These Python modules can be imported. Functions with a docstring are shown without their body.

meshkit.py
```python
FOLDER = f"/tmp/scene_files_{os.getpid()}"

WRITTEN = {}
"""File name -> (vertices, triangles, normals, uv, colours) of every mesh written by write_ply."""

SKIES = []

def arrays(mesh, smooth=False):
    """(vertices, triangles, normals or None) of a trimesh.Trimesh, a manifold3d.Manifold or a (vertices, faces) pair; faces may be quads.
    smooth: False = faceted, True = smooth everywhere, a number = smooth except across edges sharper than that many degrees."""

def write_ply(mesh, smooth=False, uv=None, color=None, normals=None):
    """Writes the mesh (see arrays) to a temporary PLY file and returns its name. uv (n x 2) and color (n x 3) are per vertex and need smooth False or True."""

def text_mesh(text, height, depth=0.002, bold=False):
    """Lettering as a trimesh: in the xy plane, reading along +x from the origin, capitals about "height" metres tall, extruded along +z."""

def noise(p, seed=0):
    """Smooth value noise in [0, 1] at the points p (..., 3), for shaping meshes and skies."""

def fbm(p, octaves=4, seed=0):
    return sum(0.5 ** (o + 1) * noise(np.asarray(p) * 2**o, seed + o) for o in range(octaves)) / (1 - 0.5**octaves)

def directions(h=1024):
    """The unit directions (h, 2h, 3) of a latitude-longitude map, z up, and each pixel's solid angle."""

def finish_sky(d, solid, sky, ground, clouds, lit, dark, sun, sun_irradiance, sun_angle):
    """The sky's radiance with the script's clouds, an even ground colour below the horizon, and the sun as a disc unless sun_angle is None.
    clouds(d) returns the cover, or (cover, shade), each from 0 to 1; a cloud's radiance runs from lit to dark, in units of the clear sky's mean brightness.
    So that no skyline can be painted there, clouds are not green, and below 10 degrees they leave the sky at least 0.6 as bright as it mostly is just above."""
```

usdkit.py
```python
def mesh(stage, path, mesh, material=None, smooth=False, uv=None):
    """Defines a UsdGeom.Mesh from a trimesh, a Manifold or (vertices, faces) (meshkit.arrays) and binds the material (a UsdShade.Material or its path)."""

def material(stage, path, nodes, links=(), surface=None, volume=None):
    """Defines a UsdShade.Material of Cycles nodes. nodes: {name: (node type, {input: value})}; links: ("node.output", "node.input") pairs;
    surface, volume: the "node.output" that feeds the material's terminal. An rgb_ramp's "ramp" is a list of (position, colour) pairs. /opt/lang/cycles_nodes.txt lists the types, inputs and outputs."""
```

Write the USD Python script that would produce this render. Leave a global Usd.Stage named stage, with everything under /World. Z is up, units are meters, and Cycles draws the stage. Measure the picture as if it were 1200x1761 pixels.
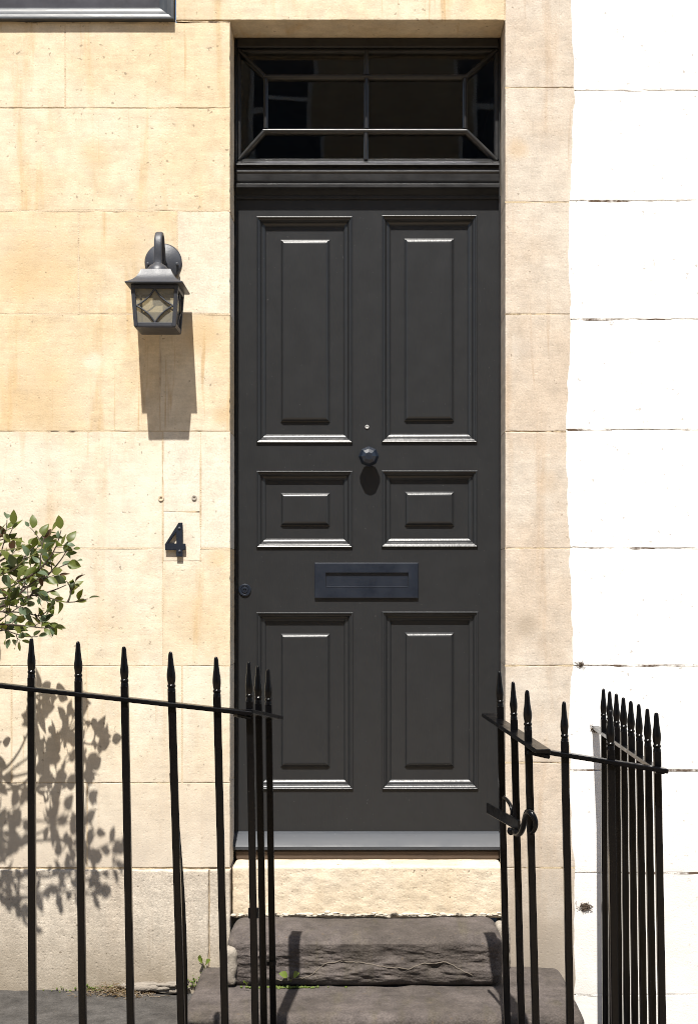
import math, random
import numpy as np
import trimesh
import shapely.geometry as sg
import meshkit, usdkit
from pxr import Usd, UsdGeom, UsdLux, UsdShade, Gf, Sdf, Vt

stage = Usd.Stage.CreateInMemory()
UsdGeom.SetStageUpAxis(stage, "Z")
UsdGeom.SetStageMetersPerUnit(stage, 1.0)
UsdGeom.Xform.Define(stage, "/World")
UsdGeom.Scope.Define(stage, "/World/Looks")

# ------------------------------------------------------------------ camera, sky, sun, exposure
EYE, DIST, FPX, VX, VY = 1.40, 4.60, 2392.0, 630.0, 1011.0      # eye height, metres to the wall, focal length in photo pixels, vanishing point
HAP = 36.0
EXPOSURE = 1.30
SUN_I, SKY_S = 1.0, 0.055
TO_SUN = np.array([-0.095, -1.0, 1.82]); TO_SUN /= np.linalg.norm(TO_SUN)
cam = UsdGeom.Camera.Define(stage, "/World/camera")
cam.AddTranslateOp().Set(Gf.Vec3d(0, -DIST, EYE))
cam.AddRotateXOp().Set(90.0)
cam.CreateHorizontalApertureAttr(HAP)
cam.CreateFocalLengthAttr(HAP * FPX / 1200.0)
cam.CreateHorizontalApertureOffsetAttr((600.0 - VX) / 1200.0 * HAP)
cam.CreateVerticalApertureOffsetAttr((VY - 880.5) / 1200.0 * HAP)
cam.CreateExposureAttr(EXPOSURE)
cam.CreateClippingRangeAttr(Gf.Vec2f(0.05, 2000))

elev = math.asin(TO_SUN[2]); rot = math.atan2(TO_SUN[0], TO_SUN[1])
skymat = usdkit.material(stage, "/World/Looks/sky_look", {
    "s": ("sky_texture", {"sky_type": "single_scattering", "sun_disc": False, "sun_elevation": elev, "sun_rotation": rot, "air_density": 1.0, "aerosol_density": 1.0}),
    "b": ("background_shader", {"strength": SKY_S})}, [("s.color", "b.color")], surface="b.background")
dome = UsdLux.DomeLight.Define(stage, "/World/sky")
UsdShade.MaterialBindingAPI.Apply(dome.GetPrim()).Bind(skymat)
dome.GetPrim().SetCustomDataByKey("kind", "structure")
sun = UsdLux.DistantLight.Define(stage, "/World/sun")
sun.CreateIntensityAttr(SUN_I); sun.CreateAngleAttr(0.53); sun.CreateNormalizeAttr(True); sun.CreateColorAttr(Gf.Vec3f(1.0, 0.955, 0.89))
zq = Gf.Rotation(Gf.Vec3d(0, 0, 1), Gf.Vec3d(*map(float, TO_SUN)))
sun.AddTransformOp().Set(Gf.Matrix4d().SetRotate(zq))

# ------------------------------------------------------------------ helpers
rng = np.random.default_rng(7)
random.seed(7)

def P(px, py, d=DIST):
    """The world point seen at a photo pixel, d metres in front of the camera's plane."""
    return np.array([(px - VX) * d / FPX, d - DIST, EYE + (VY - py) * d / FPX])

USED, LOC = set(), {}

def numbered(parent, name):
    n, k = name, 0
    while f"{parent}/{n}" in USED:
        k += 1
        n = f"{name}_{k:03d}"
    USED.add(f"{parent}/{n}")
    return f"{parent}/{n}"

def tag(prim, label=None, cat=None, group=None, kind=None):
    for k, v in (("label", label), ("category", cat), ("group", group), ("kind", kind)):
        if v:
            prim.SetCustomDataByKey(k, v)
    return prim

def thing(name, label, cat, loc=(0, 0, 0), group=None):
    path = numbered("/World", name)
    x = UsdGeom.Xform.Define(stage, path)
    x.AddTranslateOp().Set(Gf.Vec3d(*map(float, loc)))
    LOC[path] = np.array(loc, float)
    return str(tag(x.GetPrim(), label, cat, group).GetPath())

def part(name, mesh, mat, parent="/World", smooth=30, label=None, kind=None):
    path = numbered(parent, name)
    top = "/".join(path.split("/")[:3])
    off = LOC.get(top, np.zeros(3))
    if isinstance(mesh, (list,)):
        mesh = trimesh.util.concatenate(mesh)
    if isinstance(mesh, tuple):
        v, f = np.asarray(mesh[0], float), np.asarray(mesh[1], int)
        if f.shape[1] == 4:
            f = np.vstack([f[:, [0, 1, 2]], f[:, [0, 2, 3]]])
        mesh = trimesh.Trimesh(v, f, process=False)
    mesh = mesh.copy()
    mesh.apply_translation(-off)
    m = usdkit.mesh(stage, path, mesh, MAT[mat], smooth=smooth)
    tag(m.GetPrim(), label=label, kind=kind)
    return path

def box(x0, x1, y0, y1, z0, z1, ch=0.0):
    if ch <= 0:
        m = trimesh.creation.box([x1 - x0, y1 - y0, z1 - z0])
        m.apply_translation([(x0 + x1) / 2, (y0 + y1) / 2, (z0 + z1) / 2])
        return m
    pts = []
    for sx in (0, 1):
        for sy in (0, 1):
            for sz in (0, 1):
                c = np.array([x1 if sx else x0, y1 if sy else y0, z1 if sz else z0], float)
                s = np.array([-1 if sx else 1, -1 if sy else 1, -1 if sz else 1], float)
                for a in range(3):
                    d = s * ch
                    d[a] = 0
                    pts.append(c + d)
    return trimesh.convex.convex_hull(np.array(pts))

def beam(a, b, w, h, up=(0, 0, 1), ch=0.0):
    """A bar from a to b, w wide sideways and h thick along up."""
    a, b = np.asarray(a, float), np.asarray(b, float)
    L = np.linalg.norm(b - a)
    ux = (b - a) / L
    uy = np.cross(up, ux); uy /= np.linalg.norm(uy)
    uz = np.cross(ux, uy)
    m = box(0, L, -w / 2, w / 2, -h / 2, h / 2, ch)
    T = np.eye(4); T[:3, 0], T[:3, 1], T[:3, 2], T[:3, 3] = ux, uy, uz, a
    m.apply_transform(T)
    return m

def tube(pts, r, n=8, squash=None):
    pts = np.asarray(pts, float)
    r = np.broadcast_to(np.asarray(r, float), (len(pts),))
    t = np.gradient(pts, axis=0); t /= np.linalg.norm(t, axis=1, keepdims=True) + 1e-12
    ref = np.array([0.13, 0.97, 0.2]) if abs(t[0] @ [0.13, 0.97, 0.2]) < 0.9 else np.array([1.0, 0, 0])
    u = np.cross(t[0], ref); u /= np.linalg.norm(u)
    rings = []
    for i in range(len(pts)):
        u = u - t[i] * (u @ t[i]); u /= np.linalg.norm(u)
        w = np.cross(t[i], u)
        a = np.arange(n) * 2 * np.pi / n
        rings.append(pts[i] + r[i] * (np.cos(a)[:, None] * u + np.sin(a)[:, None] * w))
    v = np.vstack(rings + [pts[:1], pts[-1:]])
    f = []
    for i in range(len(pts) - 1):
        for k in range(n):
            a, b = i * n + k, i * n + (k + 1) % n
            f += [[a, b, b + n], [a, b + n, a + n]]
    e0, e1, l = len(v) - 2, len(v) - 1, (len(pts) - 1) * n
    for k in range(n):
        f += [[e0, (k + 1) % n, k], [e1, l + k, l + (k + 1) % n]]
    return trimesh.Trimesh(v, f, process=False)

def curve(ctrl, n=16):
    """A smooth line through the control points."""
    from scipy.interpolate import CubicSpline, interp1d
    c = np.asarray(ctrl, float)
    s = np.r_[0, np.cumsum(np.linalg.norm(np.diff(c, axis=0), axis=1))]
    if len(c) < 3:
        return interp1d(s, c, axis=0)(np.linspace(0, s[-1], n))
    return CubicSpline(s, c)(np.linspace(0, s[-1], n))

def lathe(prof, n=20, center=(0, 0, 0), axis="z"):
    prof = np.asarray(prof, float)
    a = np.arange(n) * 2 * np.pi / n
    v = np.vstack([np.c_[r * np.cos(a), r * np.sin(a), np.full(n, z)] for r, z in prof] + [[[0, 0, prof[0, 1]], [0, 0, prof[-1, 1]]]])
    f = []
    for i in range(len(prof) - 1):
        for k in range(n):
            p, q = i * n + k, i * n + (k + 1) % n
            f += [[p, q, q + n], [p, q + n, p + n]]
    e0, e1, l = len(v) - 2, len(v) - 1, (len(prof) - 1) * n
    for k in range(n):
        f += [[e0, (k + 1) % n, k], [e1, l + k, l + (k + 1) % n]]
    if axis == "y":                       # the profile's z runs towards the viewer (-y)
        v = np.c_[v[:, 0], -v[:, 2], v[:, 1]]
    return trimesh.Trimesh(v + np.asarray(center, float), f, process=False)

def rings_rect(rect, y, prof, cap=True):
    """Mitred moulding: rect (x0, x1, z0, z1) on plane y; prof = [(inset, proud)], proud towards the viewer (-y)."""
    x0, x1, z0, z1 = rect
    v, f = [], []
    n = len(prof)
    for k in range(4):
        for ins, h in prof:
            c = [[x0 + ins, y - h, z0 + ins], [x1 - ins, y - h, z0 + ins], [x1 - ins, y - h, z1 - ins], [x0 + ins, y - h, z1 - ins]]
            v += [c[k], c[(k + 1) % 4]]
        o = k * 2 * n
        for i in range(n - 1):
            a = o + 2 * i
            f += [[a, a + 1, a + 3], [a, a + 3, a + 2]]
    if cap:
        o = len(v)
        ins, h = prof[-1]
        v += [[x0 + ins, y - h, z0 + ins], [x1 - ins, y - h, z0 + ins], [x1 - ins, y - h, z1 - ins], [x0 + ins, y - h, z1 - ins]]
        f += [[o, o + 1, o + 2], [o, o + 2, o + 3]]
    return trimesh.Trimesh(np.array(v), np.array(f), process=False)

def extrude_profile_x(prof, x0, x1):
    """prof: closed polygon of (y, z), run from x0 to x1."""
    pg = sg.Polygon(prof)
    m = trimesh.creation.extrude_polygon(pg, x1 - x0, engine="earcut")
    v = m.vertices
    m.vertices = np.c_[v[:, 2] + x0, v[:, 0], v[:, 1]]
    m.fix_normals()
    return m

def poly_slab(poly, y_front, y_back):
    """A polygon in (x, z), extruded along y."""
    m = trimesh.creation.extrude_polygon(poly, y_back - y_front, engine="earcut")
    v = m.vertices
    m.vertices = np.c_[v[:, 0], v[:, 2] + y_front, v[:, 1]]
    m.fix_normals()
    return m

# ------------------------------------------------------------------ materials
MAT = {}

def mat(name, nodes, links, surface):
    MAT[name] = usdkit.material(stage, f"/World/Looks/{name}", nodes, links, surface=surface)

def stone_mat(name, a, b, c, seed=0.0, grain=1.0, dirt=0.0, dirt_col=(0.2, 0.17, 0.145), pale=None, spots=0.5, streak=0.5, bump=1.0, rough=0.9, pits=1.0, mott=(1.10, 0.84), thin=0.0, thin_col=(0.40, 0.26, 0.12), dz=(1.15, 0.1)):
    """Weathered stone: colours a and b in soft clouds, c in runs down the face, fine grain, specks, dirt rising from the ground."""
    N = {
        "g": ("geometry", {}),
        "m0": ("mapping", {"location": (seed, seed * 1.7, seed * 0.6), "scale": (1, 1, 1)}),
        "big": ("noise_texture", {"scale": 3.1, "detail": 5.0, "roughness": 0.62}),
        "bigr": ("map_range", {"from_min": 0.36, "from_max": 0.64, "clamp": True, "range_type": "smoothstep"}),
        "mixab": ("mix", {"color1": a, "color2": b}),
        "m1": ("mapping", {"location": (seed * 2, 0, seed), "scale": (13, 4, 1.1)}),
        "run": ("noise_texture", {"scale": 1.0, "detail": 4.0, "roughness": 0.6, "distortion": 0.4}),
        "runr": ("map_range", {"from_min": 0.52, "from_max": 0.74, "to_max": streak, "clamp": True, "range_type": "smoothstep"}),
        "mixc": ("mix", {"color2": c}),
        "m3": ("mapping", {"location": (seed, 0, 0), "scale": (34, 6, 1.6)}),
        "thin": ("noise_texture", {"scale": 1.0, "detail": 3.0, "roughness": 0.55, "distortion": 0.6}),
        "thinr": ("map_range", {"from_min": 0.64, "from_max": 0.72, "to_max": thin, "clamp": True}),
        "mixt": ("mix", {"color2": thin_col}),
        "m2": ("mapping", {"scale": (9, 9, 75)}),
        "bed": ("noise_texture", {"scale": 1.0, "detail": 3.0, "roughness": 0.6}),
        "bedr": ("map_range", {"from_min": 0.3, "from_max": 0.7, "to_min": 0.93, "to_max": 1.07}),
        "fine": ("noise_texture", {"scale": 170.0, "detail": 4.0, "roughness": 0.75}),
        "finer": ("map_range", {"from_min": 0.25, "from_max": 0.75, "to_min": 1 - 0.2 * grain, "to_max": 1 + 0.17 * grain}),
        "mulf": ("math", {"math_type": "multiply"}),
        "comb": ("combine_color", {}),
        "mul": ("mix", {"mix_type": "multiply", "fac": 1.0}),
        "blot": ("noise_texture", {"scale": 17.0, "detail": 6.0, "roughness": 0.72}),
        "blotr": ("map_range", {"from_min": 0.35, "from_max": 0.7, "to_min": mott[0], "to_max": mott[1], "clamp": True}),
        "mulb": ("math", {"math_type": "multiply"}),
        "sp": ("noise_texture", {"scale": 55.0, "detail": 2.0, "roughness": 0.5}),
        "spr": ("map_range", {"from_min": 0.70, "from_max": 0.74, "to_max": spots, "clamp": True}),
        "mixsp": ("mix", {"color2": (0.10, 0.075, 0.05)}),
        "xyz": ("separate_xyz", {}),
        "dz": ("map_range", {"from_min": dz[0], "from_max": dz[1], "to_max": dirt, "clamp": True, "range_type": "smoothstep"}),
        "dn": ("map_range", {"from_min": 0.3, "from_max": 0.6, "to_min": 0.45, "to_max": 1.0, "clamp": True}),
        "dm": ("math", {"math_type": "multiply"}),
        "mixd": ("mix", {"color2": dirt_col}),
        "pit": ("voronoi_texture", {"scale": 62.0, "randomness": 1.0}),
        "pitr": ("map_range", {"from_min": 0.0, "from_max": 0.3, "to_min": -0.55 * pits, "to_max": 0.0, "clamp": True}),
        "h0": ("math", {"math_type": "multiply_add", "value2": 0.9}),
        "h1": ("math", {"math_type": "multiply_add", "value2": 0.6}),
        "bp": ("bump", {"strength": 0.5 * bump, "distance": 0.003}),
        "p": ("principled_bsdf", {"roughness": rough, "specular_ior_level": 0.25}),
    }
    L = [("g.position", "m0.vector"), ("m0.vector", "big.vector"), ("big.fac", "bigr.value"), ("bigr.result", "mixab.fac"),
         ("g.position", "m1.vector"), ("m1.vector", "run.vector"), ("run.fac", "runr.value"), ("runr.result", "mixc.fac"), ("mixab.color", "mixc.color1"),
         ("g.position", "m2.vector"), ("m2.vector", "bed.vector"), ("bed.fac", "bedr.value"),
         ("m0.vector", "fine.vector"), ("fine.fac", "finer.value"), ("finer.result", "mulf.value1"), ("bedr.result", "mulf.value2"),
         ("m0.vector", "blot.vector"), ("blot.fac", "blotr.value"), ("mulf.value", "mulb.value1"), ("blotr.result", "mulb.value2"),
         ("mulb.value", "comb.r"), ("mulb.value", "comb.g"), ("mulb.value", "comb.b"),
         ("g.position", "m3.vector"), ("m3.vector", "thin.vector"), ("thin.fac", "thinr.value"), ("thinr.result", "mixt.fac"), ("mixc.color", "mixt.color1"), ("mixt.color", "mul.color1"), ("comb.color", "mul.color2"),
         ("m0.vector", "sp.vector"), ("sp.fac", "spr.value"), ("spr.result", "mixsp.fac")]
    last = "mul.color"
    if pale:                                # lime-washed patches: (photo px, py, radius in metres, strength)
        for i, (px, py, r, k, *col) in enumerate(pale):
            N[f"d{i}"] = ("vector_math", {"math_type": "distance", "vector2": tuple(P(px, py))})
            N[f"e{i}"] = ("math", {"math_type": "multiply_add", "value2": r * 1.6})
            N[f"r{i}"] = ("map_range", {"from_min": r * 1.6, "from_max": r * 0.7, "to_max": k, "clamp": True, "range_type": "smoothstep"})
            N[f"x{i}"] = ("mix", {"color2": col[0] if col else (0.62, 0.57, 0.47)})
            L += [("g.position", f"d{i}.vector1"), ("blot.fac", f"e{i}.value1"), (f"d{i}.value", f"e{i}.value3"), (f"e{i}.value", f"r{i}.value"), (f"r{i}.result", f"x{i}.fac"), (last, f"x{i}.color1")]
            N[f"r{i}"][1].update(from_min=r * 2.3, from_max=r * 1.1)
            last = f"x{i}.color"
    L += [(last, "mixsp.color1"), ("g.position", "xyz.vector"), ("xyz.z", "dz.value"), ("big.fac", "dn.value"), ("dz.result", "dm.value1"), ("dn.result", "dm.value2"),
          ("dm.value", "mixd.fac"), ("mixsp.color", "mixd.color1"), ("mixd.color", "p.base_color"),
          ("m0.vector", "pit.vector"), ("pit.distance", "pitr.value"), ("fine.fac", "h0.value1"), ("pitr.result", "h0.value3"), ("blot.fac", "h1.value1"), ("h0.value", "h1.value3"),
          ("h1.value", "bp.height"), ("bp.normal", "p.normal")]
    mat(name, N, L, "p.BSDF")

PALE = [(312, 822, 0.16, 0.75), (190, 905, 0.13, 0.45), (310, 930, 0.10, 0.7), (120, 1010, 0.10, 0.25), (160, 620, 0.03, 0.6), (60, 800, 0.12, 0.35), (330, 1180, 0.12, 0.4), (215, 190, 0.12, 0.25)]
TAN = (0.47, 0.335, 0.18)
PALE = [(55, 455, 0.11, 0.5, TAN), (165, 262, 0.05, 0.4, TAN), (215, 430, 0.06, 0.35, TAN), (70, 690, 0.13, 0.4, TAN), (345, 575, 0.06, 0.5, TAN), (380, 715, 0.03, 0.5, TAN), (325, 1060, 0.07, 0.4, (0.48, 0.365, 0.23)), (180, 1060, 0.08, 0.3, (0.50, 0.39, 0.26)), (370, 960, 0.03, 0.5, TAN)] + PALE
SMUDGE = [(905, 1075, 0.04, 0.55, (0.29, 0.235, 0.175)), (890, 255, 0.035, 0.5, (0.45, 0.33, 0.2)), (945, 250, 0.03, 0.35, (0.36, 0.31, 0.26)), (940, 830, 0.04, 0.35, (0.40, 0.30, 0.2)), (900, 600, 0.04, 0.3, (0.38, 0.335, 0.29)), (940, 1640, 0.06, 0.5, (0.25, 0.22, 0.18))]
stone_mat("ochre_stone", (0.58, 0.50, 0.375), (0.555, 0.45, 0.305), (0.49, 0.35, 0.19), seed=1.0, dirt=0.2, pale=PALE, streak=0.8, bump=0.6, thin=0.6, grain=0.6)
stone_mat("honey_stone", (0.575, 0.48, 0.345), (0.54, 0.425, 0.27), (0.475, 0.33, 0.17), seed=4.0, dirt=0.2, pale=PALE, streak=0.85, bump=0.6, thin=0.55, grain=0.6)
stone_mat("cream_stone", (0.59, 0.525, 0.42), (0.57, 0.48, 0.355), (0.51, 0.395, 0.26), seed=7.0, dz=(1.0, 0.40), dirt=0.85, dirt_col=(0.44, 0.385, 0.32), pale=PALE, streak=0.65, bump=0.6, thin=0.4, grain=0.6)
stone_mat("pale_patch", (0.60, 0.545, 0.45), (0.585, 0.51, 0.40), (0.54, 0.44, 0.31), seed=9.0, streak=0.45, spots=0.4, bump=0.5)
stone_mat("pier_stone", (0.50, 0.445, 0.375), (0.465, 0.39, 0.31), (0.41, 0.315, 0.225), seed=12.0, dz=(0.75, 0.05), dirt=0.95, dirt_col=(0.25, 0.215, 0.175), streak=0.75, bump=0.7, thin=0.5, thin_col=(0.36, 0.27, 0.19), pale=SMUDGE)
stone_mat("plinth_stone", (0.485, 0.43, 0.355), (0.43, 0.375, 0.305), (0.33, 0.275, 0.215), seed=15.0, dz=(0.36, 0.07), dirt=0.85, dirt_col=(0.21, 0.175, 0.13), streak=0.55, bump=1.3, spots=0.8, grain=1.6, mott=(1.15, 0.76), thin=0.3, thin_col=(0.25, 0.2, 0.15))
stone_mat("threshold_stone", (0.53, 0.44, 0.32), (0.56, 0.48, 0.37), (0.49, 0.38, 0.25), seed=18.0, streak=0.3, bump=1.1, spots=0.8, pits=1.0)
stone_mat("white_paint", (0.80, 0.79, 0.77), (0.79, 0.785, 0.77), (0.74, 0.715, 0.67), seed=21.0, grain=0.12, dirt=0.8, dirt_col=(0.58, 0.54, 0.49), streak=0.4, spots=0.5, bump=1.0, rough=0.75, pits=0.4, mott=(1.02, 0.97))
stone_mat("step_stone", (0.084, 0.071, 0.065), (0.062, 0.052, 0.045), (0.066, 0.057, 0.036), seed=24.0, grain=2.4, streak=0.6, bump=2.6, spots=0.6, pits=0.8, mott=(1.32, 0.68))
stone_mat("rubble_look", (0.20, 0.175, 0.145), (0.27, 0.24, 0.20), (0.14, 0.12, 0.10), seed=27.0, bump=2.5)
stone_mat("opposite_stone", (0.42, 0.33, 0.22), (0.36, 0.27, 0.18), (0.28, 0.2, 0.13), seed=30.0)
stone_mat("pavement_look", (0.062, 0.058, 0.054), (0.05, 0.046, 0.042), (0.04, 0.037, 0.033), seed=33.0, grain=2.4, streak=0.3, bump=2.5, spots=0.4, mott=(1.4, 0.6))
stone_mat("street_stone", (0.32, 0.25, 0.165), (0.29, 0.22, 0.145), (0.25, 0.185, 0.12), seed=36.0)

def mortar_mat(name, pale, dark, lo=0.52, hi=0.6):
    mat(name, {"g": ("geometry", {}), "n": ("noise_texture", {"scale": 7.0, "detail": 5.0, "roughness": 0.7}), "r": ("map_range", {"from_min": lo, "from_max": hi, "clamp": True}),
               "m": ("mix", {"color1": pale, "color2": dark}), "f": ("noise_texture", {"scale": 300.0, "detail": 2.0}), "b": ("bump", {"strength": 0.6, "distance": 0.003}),
               "p": ("principled_bsdf", {"roughness": 0.95, "specular_ior_level": 0.2})},
        [("g.position", "n.vector"), ("n.fac", "r.value"), ("r.result", "m.fac"), ("m.color", "p.base_color"), ("g.position", "f.vector"), ("f.fac", "b.height"), ("b.normal", "p.normal")], "p.BSDF")
mortar_mat("mortar", (0.46, 0.37, 0.245), (0.11, 0.08, 0.055))
mortar_mat("white_mortar", (0.72, 0.70, 0.66), (0.10, 0.07, 0.05), 0.44, 0.56)
mortar_mat("lime_mortar", (0.46, 0.41, 0.33), (0.06, 0.05, 0.04), 0.55, 0.62)

def paint_mat(name, col, rough=0.36, bump=0.5, spec=0.5, scale=(60, 60, 9), wear=None, wear_at=0.72, vary=0.12):
    N = {"g": ("geometry", {}), "m": ("mapping", {"scale": scale}), "n": ("noise_texture", {"scale": 1.0, "detail": 5.0, "roughness": 0.65}),
         "n2": ("noise_texture", {"scale": 14.0, "detail": 4.0, "roughness": 0.6}), "rr": ("map_range", {"from_min": 0.3, "from_max": 0.7, "to_min": rough - 0.5 * vary, "to_max": rough + 0.6 * vary, "clamp": True}),
         "cr": ("map_range", {"from_min": 0.3, "from_max": 0.7, "to_min": 1 - vary, "to_max": 1 + vary}), "cc": ("combine_color", {}), "mm": ("mix", {"mix_type": "multiply", "fac": 1.0, "color1": col}),
         "w": ("noise_texture", {"scale": 120.0, "detail": 3.0, "roughness": 0.6}), "wr": ("map_range", {"from_min": wear_at, "from_max": wear_at + 0.03, "clamp": True, "to_max": 0.0 if wear is None else 0.8}), "wm": ("mix", {"color2": wear or col}),
         "b": ("bump", {"strength": bump, "distance": 0.0012}), "p": ("principled_bsdf", {"specular_ior_level": spec})}
    L = [("g.position", "m.vector"), ("m.vector", "n.vector"), ("g.position", "n2.vector"), ("n2.fac", "rr.value"), ("rr.result", "p.roughness"), ("n2.fac", "cr.value"), ("cr.result", "cc.r"), ("cr.result", "cc.g"), ("cr.result", "cc.b"),
         ("cc.color", "mm.color2"), ("g.position", "w.vector"), ("w.fac", "wr.value"), ("wr.result", "wm.fac"), ("mm.color", "wm.color1"), ("wm.color", "p.base_color"), ("n.fac", "b.height"), ("b.normal", "p.normal")]
    mat(name, N, L, "p.BSDF")
paint_mat("door_paint", (0.0170, 0.0179, 0.0193), rough=0.34, bump=0.7, spec=0.42, wear=(0.08, 0.08, 0.08), wear_at=0.715, vary=0.035)
paint_mat("frame_paint", (0.012, 0.012, 0.0125), rough=0.36, bump=0.5, spec=0.5, scale=(12, 60, 60), wear=(0.08, 0.08, 0.08), wear_at=0.73)
paint_mat("weatherboard_paint", (0.036, 0.040, 0.047), rough=0.5, bump=0.25, spec=0.3, scale=(4, 40, 40), wear=(0.2, 0.2, 0.2), wear_at=0.73)
paint_mat("window_paint", (0.05, 0.055, 0.06), rough=0.4, bump=0.4, scale=(12, 60, 60))
paint_mat("iron_paint", (0.0018, 0.0018, 0.0022), rough=0.24, bump=0.35, spec=0.17, scale=(90, 90, 40), wear=(0.03, 0.027, 0.025), wear_at=0.74)
paint_mat("lantern_paint", (0.027, 0.030, 0.038), rough=0.48, bump=0.4, scale=(150, 150, 150), spec=0.5, wear=(0.07, 0.055, 0.045), wear_at=0.73)
paint_mat("fitting_paint", (0.0065, 0.0105, 0.019), rough=0.36, bump=0.25, spec=0.55, scale=(40, 40, 40), wear=(0.05, 0.05, 0.055), wear_at=0.76)
paint_mat("sill_wood", (0.055, 0.034, 0.02), rough=0.75, bump=1.5, scale=(10, 80, 120))
paint_mat("steel", (0.35, 0.35, 0.34), rough=0.35, bump=0.2, scale=(200, 200, 200))
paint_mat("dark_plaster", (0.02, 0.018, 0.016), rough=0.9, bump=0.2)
paint_mat("vein_look", (0.12, 0.10, 0.078), rough=0.9, bump=1.0, scale=(200, 200, 200))
paint_mat("dull_plug", (0.30, 0.27, 0.23), rough=0.7, bump=0.8, scale=(300, 300, 300))
paint_mat("panel_glaze", (0.05, 0.05, 0.058), rough=0.25, bump=0.3, scale=(20, 20, 20))
mat("glass", {"t": ("transparent_bsdf", {"color": (0.9, 0.92, 0.9)}), "g": ("glossy_bsdf", {"roughness": 0.015, "color": (1, 1, 1)}), "f": ("fresnel", {"IOR": 1.52}),
              "geo": ("geometry", {}), "n": ("noise_texture", {"scale": 5.0, "detail": 1.0}), "b": ("bump", {"strength": 0.045, "distance": 0.006}), "m": ("mix_closure", {})},
    [("f.fac", "m.fac"), ("t.BSDF", "m.closure1"), ("g.BSDF", "m.closure2"), ("geo.position", "n.vector"), ("n.fac", "b.height"), ("b.normal", "g.normal")], "m.closure")
mat("lantern_glass", {"t": ("transparent_bsdf", {"color": (0.8, 0.8, 0.72)}), "g": ("glossy_bsdf", {"roughness": 0.06}), "f": ("fresnel", {"IOR": 1.5}), "tr": ("diffuse_bsdf", {"color": (0.42, 0.40, 0.33)}),
                      "geo": ("geometry", {}), "n": ("noise_texture", {"scale": 70.0, "detail": 2.0}), "b": ("bump", {"strength": 0.4, "distance": 0.003}), "m0": ("mix_closure", {"fac": 0.36}), "m": ("mix_closure", {})},
    [("t.BSDF", "m0.closure1"), ("tr.BSDF", "m0.closure2"), ("f.fac", "m.fac"), ("m0.closure", "m.closure1"), ("g.BSDF", "m.closure2"), ("geo.position", "n.vector"), ("n.fac", "b.height"), ("b.normal", "g.normal")], "m.closure")

def leaf_mat(name, col, back, edge):
    mat(name, {"g": ("geometry", {}), "n": ("noise_texture", {"scale": 60.0, "detail": 3.0}), "r": ("map_range", {"from_min": 0.5, "from_max": 0.75, "clamp": True}), "m": ("mix", {"color1": col, "color2": edge}),
               "p": ("principled_bsdf", {"roughness": 0.42, "specular_ior_level": 0.35}), "t": ("translucent_bsdf", {"color": back}), "x": ("mix_closure", {"fac": 0.38})},
        [("g.position", "n.vector"), ("n.fac", "r.value"), ("r.result", "m.fac"), ("m.color", "p.base_color"), ("p.BSDF", "x.closure1"), ("t.BSDF", "x.closure2")], "x.closure")
leaf_mat("leaf_green", (0.092, 0.115, 0.025), (0.15, 0.2, 0.03), (0.07, 0.08, 0.02))
leaf_mat("leaf_dark", (0.032, 0.05, 0.015), (0.05, 0.07, 0.012), (0.035, 0.03, 0.012))
leaf_mat("leaf_blue", (0.10, 0.14, 0.085), (0.10, 0.13, 0.04), (0.06, 0.09, 0.04))
leaf_mat("leaf_lime", (0.11, 0.13, 0.03), (0.18, 0.2, 0.03), (0.1, 0.08, 0.03))
leaf_mat("leaf_brown", (0.055, 0.028, 0.015), (0.08, 0.04, 0.015), (0.04, 0.04, 0.012))
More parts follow.
